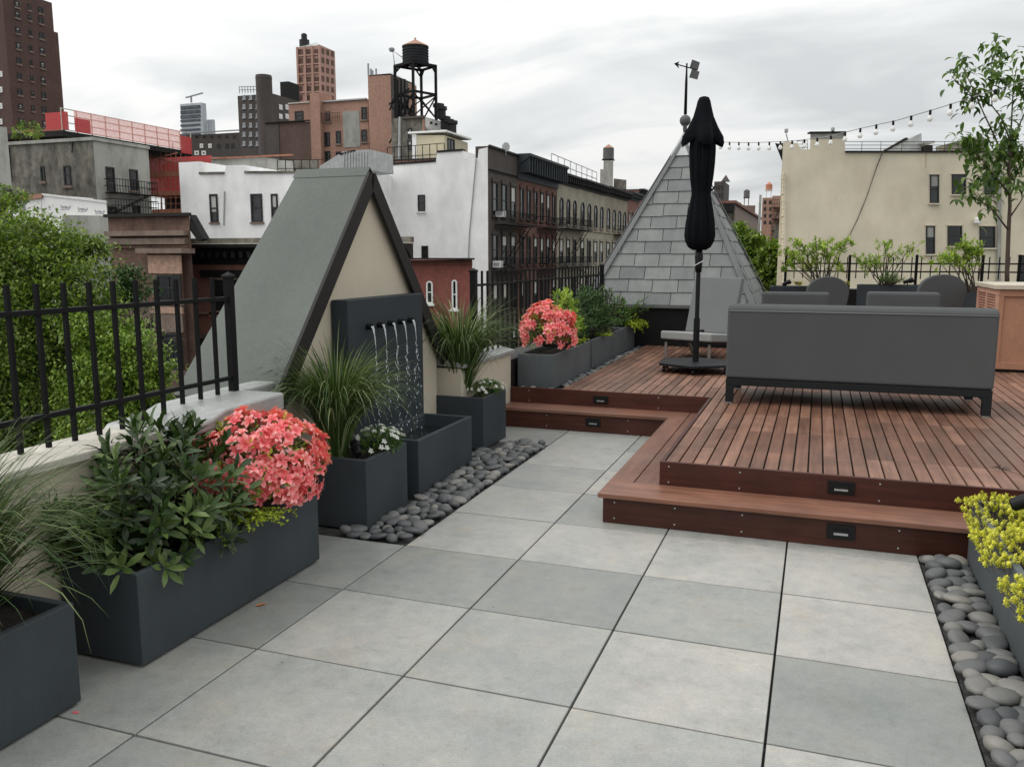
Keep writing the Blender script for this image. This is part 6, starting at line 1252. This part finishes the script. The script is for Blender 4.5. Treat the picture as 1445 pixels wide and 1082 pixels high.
# --- far centre
go, pl, xq, bx = tower('dark gothic brick tower with a small spire beyond the turret', 'gothic_tower', 330, 1008, 1022, 1029, 256, 'brickgrey')
m = MB(); p = wpt(pl, 1023.5, 256); m.add([p + np.array(q) for q in ((-1.6, 0, 0), (1.6, 0, 0), (1.6, 3, 0), (-1.6, 3, 0), (0, 1.5, 2.6))], [(0, 1, 4), (1, 2, 4), (2, 3, 4), (3, 0, 4), (3, 2, 1, 0)]); m.build('spire', 'brickgrey', go)
for k in range(3): wins(go, pl, [(1010 + 4 * k, 262, 1012 + 4 * k, 268), (1010 + 4 * k, 273, 1012 + 4 * k, 279)], ft=.3, rail=False)
XR = xp(1035, 290, 190); tr2 = bld('row_house', 'distant tan row houses receding beyond the street trees', 'house', XR, 1035); m = MB(); yA, yB_ = at(1035, 290, 190)[1], onx(1072, 330, XR[1])[1]; m.box(XR[1] - 12, XR[1], yA, yB_, GZ, at(1035, 287, 190)[2]); m.build('wall', 'stone', tr2)
for k in range(8): q = yA + (yB_ - yA) * (k + .3) / 8; win(tr2, XR, q, q + 2.2, 6.5, 9, ft=.3); win(tr2, XR, q, q + 2.2, 2, 4.5, ft=.3)
m = MB(); m.box(XR[1] - 12, XR[1] + .6, yA - .5, yB_, at(1035, 287, 190)[2] + .01, at(1035, 287, 190)[2] + .6); m.build('cornice', 'brickred', tr2)
rr2, pl = block('brick_block', 'distant block with an orange red roof line', 'building', 210, [(1024, 286), (1046, 286)], 10, 'brickred'); 
bc, pl = block('row_house', 'nearby row house end with a dark overhanging cornice beside the turret', 'house', 120, [(1022, 292), (1029, 292), (1037, 301)], 12, 'greydark'); strip('cornice', 'blacktrim', bc, pl, (1020, 288, 1037, 299), .8)
small_tank('small grey water tank on legs in the far distance', 1053.5, 260, 267, 269.5, 279, 4.0, 'tankgrey', 'tankgrey', 290)
t2, pl = block('brick_block', 'far tan block under the grey water tank', 'building', 262, [(1046, 290), (1066, 290)], 10, 'stone')
pkk, pl, xq, bx = tower('salmon pink apartment block far down the street under the orange tank', 'apartment_building', 170, 1076, 1091, 1091, 279, 'bricksalmon')
for i_ in range(4):
    for j_ in range(2): wins(pkk, pl, [(1078 + 7.5 * j_, 283 + 9.5 * i_, 1081 + 7.5 * j_, 288 + 9.5 * i_)], ft=.2)
small_tank('orange wooden water tank on a white stand above the pink block', 1085, 168, 257, 261, 268.5, 4.4, 'tankorange', 'tankorange', 279, 'white')
dt, pl = block('chimney_stack', 'tall thin dark grey chimney wall left of the pink block', 'chimney', 165, [(1071.5, 275), (1075, 275)], 3, 'greyconc')
pk3, pl, xq, bx = tower('pink brick building with black fire escapes beside the cream building', 'apartment_building', 120, 1090, 1112, 1112, 276, 'bricksalmon')
for i_ in range(3): wins(pk3, pl, [(1101, 281 + 15 * i_, 1107, 289 + 15 * i_)], ft=.15)
u0, u1, *_r = uz(pl, (1089.5, 300, 1106, 310)); fire_escape(pl, u0, u1, (zat(pl, 1100, 293), zat(pl, 1100, 309), zat(pl, 1100, 325), zat(pl, 1100, 341)), 'stack of black fire escapes on the pink brick building', 1.2)
db, pl = block('dark_block', 'dark building base below the fire escapes by the cream building', 'building', 112, [(1092, 318), (1112, 318)], 6, 'greydark')
# --- cream building at right
cD = 46.; cP = at(1300, 215, cD); nrm = unit(np.array([CAM[0] - cP[0], CAM[1] - cP[1]])) ; nrm = np.array([_s, -_c]); ut = np.array([_c, _s])
cbd = thing('cream_building', 'long cream rendered building across the right with a stepped parapet', 'building', (cP[0], cP[1], GZ))
def cp(x, y, off=0.): p = at(x, y, cD); return p + np.array([nrm[0], nrm[1], 0]) * off
def cpoly(name, mat, pts, d0, d1, parent=cbd): P = [cp(*q, d1) for q in pts]; return MB().prism(P, np.array([-nrm[0], -nrm[1], 0]) * (d1 - d0)).build(name, mat, parent)
pts = [(1105, 200.5), (1112, 199.7), (1125, 202.5), (1131, 211), (1143, 211), (1143.5, 188.5), (1192, 188), (1192.5, 214.8), (1600, 214.8)]
zz_ = GZ; P = [cp(*q) for q in pts]; a, b_ = P[0].copy(), P[-1].copy(); a[2] = b_[2] = GZ
MB().prism([a] + P + [b_], (0, 14, 0)).build('wall', 'cream', cbd)
cpoly('coping', 'blacktar', [(1192.5, 213.2), (1600, 213.2), (1600, 215.4), (1192.5, 215.4)], -.3, .12); cpoly('coping', 'blacktar', [(1142, 186.3), (1193, 185.8), (1193, 188), (1142, 188.5)], -.3, .12); cpoly('band', 'greyconc', [(1143.6, 189), (1192, 188.5), (1192, 195), (1143.6, 196)], -.02, .03)
# black bracketed cornice seen end on at its left corner
m = MB(); P = [cp(*q, -.05) for q in ((1109, 199.5), (1106, 201), (1102, 203), (1094, 202), (1096, 206), (1100, 211), (1101.5, 218), (1104, 224), (1104.5, 236), (1106, 240), (1109, 240))]; m.prism(P, (0, 9, 0)); m.build('cornice', 'blacktrim', cbd)
m = MB()
for k in range(34): p = cp(1105.2 - .25 * (k % 3), 246 + 5.2 * k, .02); m.obox(p, RT * (.05 + .02 * (k % 2)), (0, 0, .09), np.array([-nrm[0], -nrm[1], 0]) * .2)
m.build('quoins', 'cream', cbd)
def cwin(x0, y0, x1, y1, mull=0, sill=True, bl=0):
    f = MB(); t = 1.5
    for q in ([(x0, y0), (x1, y0), (x1, y0 + t), (x0, y0 + t)], [(x0, y1 - t), (x1, y1 - t), (x1, y1), (x0, y1)], [(x0, y0 + t), (x0 + t, y0 + t), (x0 + t, y1 - t), (x0, y1 - t)], [(x1 - t, y0 + t), (x1, y0 + t), (x1, y1 - t), (x1 - t, y1 - t)], [(x0 + t, (y0 + y1) / 2 - .5), (x1 - t, (y0 + y1) / 2 - .5), (x1 - t, (y0 + y1) / 2 + .5), (x0 + t, (y0 + y1) / 2 + .5)]):
        f.prism([cp(*w_, .06) for w_ in q], np.array([-nrm[0], -nrm[1], 0]) * .08)
    o = f.build('window', 'winframe', cbd); MB().prism([cp(*w_, .012) for w_ in ((x0 + 1, y0 + 1), (x1 - 1, y0 + 1), (x1 - 1, y1 - 1), (x0 + 1, y1 - 1))], np.array([-nrm[0], -nrm[1], 0]) * .014).build('pane', 'glass', o)
    if bl: MB().prism([cp(*w_, .016) for w_ in ((x0 + t, y0 + t), (x1 - t, y0 + t), (x1 - t, y0 + (y1 - y0) * bl), (x0 + t, y0 + (y1 - y0) * bl))], np.array([-nrm[0], -nrm[1], 0]) * .003).build('blind', 'greyconc', o)
    if sill: MB().prism([cp(*w_, .14) for w_ in ((x0 - 2, y1 + .1), (x1 + 1, y1 + .1), (x1 + 1, y1 + 2), (x0 - 2, y1 + 2))], np.array([-nrm[0], -nrm[1], 0]) * .12).build('sill', 'cream', o)
    h = MB(); 
    h.prism([cp(*w_, .03) for w_ in ((x0 - 2.2, y0 - 2), (x1 + 2.2, y0 - 2), (x1 + 2.2, y0 - .1), (x0 - 2.2, y0 - .1))], np.array([-nrm[0], -nrm[1], 0]) * .03); h.build('surround', 'cream', o)
for r_ in ((1312, 246.6, 1324.5, 287), (1343, 246, 1362.7, 274.5), (1389, 245, 1408, 275), (1306.5, 318.7, 1318.8, 358.6), (1337, 318.7, 1357, 347.4), (1382, 319.5, 1403.6, 350), (1460, 246, 1480, 275), (1455, 319, 1475, 350), (1439, 360, 1458, 400)): cwin(*r_, bl=.4 if r_[2] - r_[0] < 13 else 0)
MB().tube([cp(1409, 216, .12), cp(1408.5, 300, .12), cp(1407, 420, .12)], .10, 8).build('drain_pipe', 'greyconc', cbd)
MB().tube([cp(1245, 214, .1), cp(1236, 236, .1), cp(1222, 278, .1), cp(1208, 312, .1), cp(1194, 340, .1), cp(1180, 358, .1)], .032, 5).build('cable', 'greydark', cbd)
m = MB()
for q in ((1306, 216, 1307, 238), (1368.5, 216, 1370, 232)): m.prism([cp(q[0], q[1], .008), cp(q[2], q[1], .008), cp(q[2] - .2, q[3], .008), cp(q[0] + .2, q[3], .008)], np.array([-nrm[0], -nrm[1], 0]) * .006)
m.build('rust_stain', 'tankroof', cbd)
MB().lathe([(.18, 0), (.18, .22), (.1, .3)], cp(1376.5, 315, .2), 10).build('wall_light', 'white', cbd)
cd_ = np.array([-nrm[0], -nrm[1], 0])
def crail(label, xs, y_, h, back): return roof_rail(label, [cp(x_, y_) + cd_ * back for x_ in xs], h, 'iron', .018, 2)
crail('black roof railing left of the bulkhead on the cream building', (1128, 1143), 211.5, .5, .4); crail('long black roof railing on the cream building', (1193, 1247, 1307, 1368, 1430, 1500), 214, .56, .4)
sk2 = thing('rooftop_skylight', 'white sail-shaped skylight roof on the cream building', 'skylight', tuple(cp(1300, 213, -2)))
m = MB(); m.prism([cp(*q, -2) for q in ((1256, 213.5), (1303, 191), (1326, 180), (1327, 213.5))], cd_ * 3); m.build('sail', 'zinc', sk2); m = MB(); m.prism([cp(*q, -1.9) for q in ((1258, 213), (1303, 187), (1306, 189), (1262, 213))], cd_ * .3); m.build('beam', 'blacktar', sk2)
m = MB(); m.prism([cp(*q, -1.5) for q in ((1325.5, 200), (1336, 200), (1336, 214), (1325.5, 214))], cd_ * .5); m.build('door', 'blacktar', sk2); m = MB(); m.prism([cp(*q, -1.4) for q in ((1323, 194), (1338, 194), (1338, 197), (1323, 197))], cd_ * 2); m.build('slab', 'zinc', sk2)
chm = thing('roof_bulkhead', 'grey rooftop bulkhead behind the young tree on the cream building', 'bulkhead', tuple(cp(1418, 213, -3))); m = MB(); m.prism([cp(*q, -3) for q in ((1400, 187), (1433, 184), (1434, 214), (1400, 214))], cd_ * 3); m.build('wall', 'greydark', chm)
for x_, y_, lb in ((1113, 183, 'small floodlight on the left corner of the cream parapet'), (1179, 181, 'tiny round vent on the cream bulkhead')):
    t_ = thing('roof_fixture', lb, 'roof fixture', tuple(cp(x_, y_ + 8, -.3))); MB().tube([cp(x_ + 2, 200 if x_ < 1150 else 187, -.3), cp(x_ - 1, y_ + 5, -.3)], .03, 5).build('arm', 'inkgrey', t_); MB().lathe([(.04, 0), (.10, .06), (.10, .2), (.03, .26)], cp(x_ - 1, y_ + 4, -.3), 8).build('head', 'zinc', t_)

# ================================================================== TREES BELOW
def tree(label, base, lobes, leaf, mat, nper, clr=.5, group='street trees below the terrace'):
    """lobes: (x,y,z,r) crown lobes in metres"""
    c = np.array(base, float); th = thing('street_tree', label, 'tree', tuple(c), group); st = MB(); top = np.mean([l[:3] for l in lobes], 0); fork = c * .45 + top * .55; fork[:2] = c[:2] * .7 + top[:2] * .3
    st.tube([c, (c + fork) / 2 + np.array([.1, 0, 0]), fork], [.28, .22, .18], 9)
    P_, D_ = [], []
    for l in lobes:
        lc = np.array(l[:3]); st.tube([fork, (fork + lc) / 2 + rng.normal(0, .2, 3), lc], [.13, .08, .03], 6)
        for _ in range(5): e_ = lc + rdir(1)[0] * l[3] * .8; st.tube([lc, (lc + e_) / 2 + rng.normal(0, .1, 3), e_], [.03, .02, .01], 4)
        n = int(nper * l[3] ** 2); ncl = max(10, int(n / 60)); d = rdir(ncl); r_ = l[3] * rng.uniform(.35, 1.35, ncl) ** .7; cc = lc + d * r_[:, None] * np.array([1, 1, .85]); k = rng.integers(0, ncl, n); cs_ = l[3] * .12 + .12
        P_.append(cc[k] + rng.normal(0, cs_, (n, 3)) * np.array([1, 1, .6])); D_.append(unit(d[k] * .5 + rng.normal(0, .7, (n, 3)) + np.array([0, 0, .1])))
    st.build('trunk', 'bark', th, smooth=True); P_ = np.vstack(P_); D_ = np.vstack(D_); N = len(P_); m = MB()
    up = unit(rng.normal(0, .45, (N, 3)) + np.array([0, 0, 1.])); m.blades(P_, D_, perp(D_), leaf * rng.uniform(.7, 1.25, N), leaf * .62 * rng.uniform(.8, 1.2, N), rng.uniform(.1, .7, N), 3, lambda t: np.array([.35, 1., .15]), .25, np.clip(rng.beta(2, 2, N), 0, 1)); m.build('crown', mat, th); return th
def lobe(x, y, D, r): p = at(x, y, D); return (p[0], p[1], p[2], r * D / FPX)
def gbase(x, D): p = at(x, 400, D); return (p[0], p[1], GZ)
tree('large bright green tree at the left edge filling the view behind the fence', gbase(20, 27), [lobe(-60, 400, 27, 90), lobe(20, 370, 27, 68), lobe(70, 355, 27, 52), lobe(92, 400, 26, 50), lobe(20, 470, 26, 80), lobe(95, 460, 26, 62), lobe(-30, 560, 26, 90), lobe(60, 560, 25.5, 80), lobe(120, 350, 28, 28), lobe(130, 520, 26, 50), lobe(-10, 300, 28, 26), lobe(15, 275, 29, 16), lobe(0, 640, 26, 80)], .13, 'treeleaf', 2700)
tree('lime green tree low behind the right part of the left fence', gbase(170, 24), [lobe(160, 520, 24, 48), lobe(185, 500, 24, 36), lobe(195, 550, 24, 40), lobe(150, 590, 24, 60), lobe(205, 590, 24, 46), lobe(130, 470, 24.5, 34), lobe(208, 515, 24, 30), lobe(168, 455, 25, 26), lobe(180, 640, 24, 50)], .12, 'limetree', 3700)
tree('darker tree between the bright tree and the terracotta bay', gbase(190, 36), [lobe(165, 410, 36, 34), lobe(192, 405, 36, 26), lobe(150, 440, 36, 34), lobe(200, 450, 36, 22), lobe(175, 480, 36, 34)], .17, 'treeleaf2', 1300)
bt = thing('bare_tree', 'leafless pale branching tree in front of the terracotta bay', 'tree', gbase(212, 33)); st = MB(); b0 = np.array(gbase(212, 33)); f_ = at(212, 520, 33); st.tube([b0, f_], [.15, .10], 7)
def branch(p, d, L_, r_, k):
    q = p + d * L_; st.tube([p, (p + q) / 2 + rng.normal(0, .05, 3), q], [r_, r_ * .8, r_ * .6], 4)
    if k: 
        for _ in range(3): branch(q, unit(d + rng.normal(0, .45, 3)), L_ * .72, r_ * .6, k - 1)
for _ in range(4): branch(f_, unit(np.array([random.uniform(-.7, .7), 0, 1])), 1.0, .045, 4)
st.build('trunk', 'stone', bt)
tree('green street tree just right of the slate turret', gbase(1060, 60), [lobe(1048, 345, 60, 22), lobe(1066, 358, 58, 24), lobe(1085, 365, 56, 20), lobe(1055, 380, 58, 26), lobe(1080, 388, 56, 24), lobe(1040, 325, 62, 12), lobe(1098, 352, 58, 12), lobe(1035, 360, 60, 20), lobe(1090, 400, 56, 20)], .34, 'treeleaf', 900)
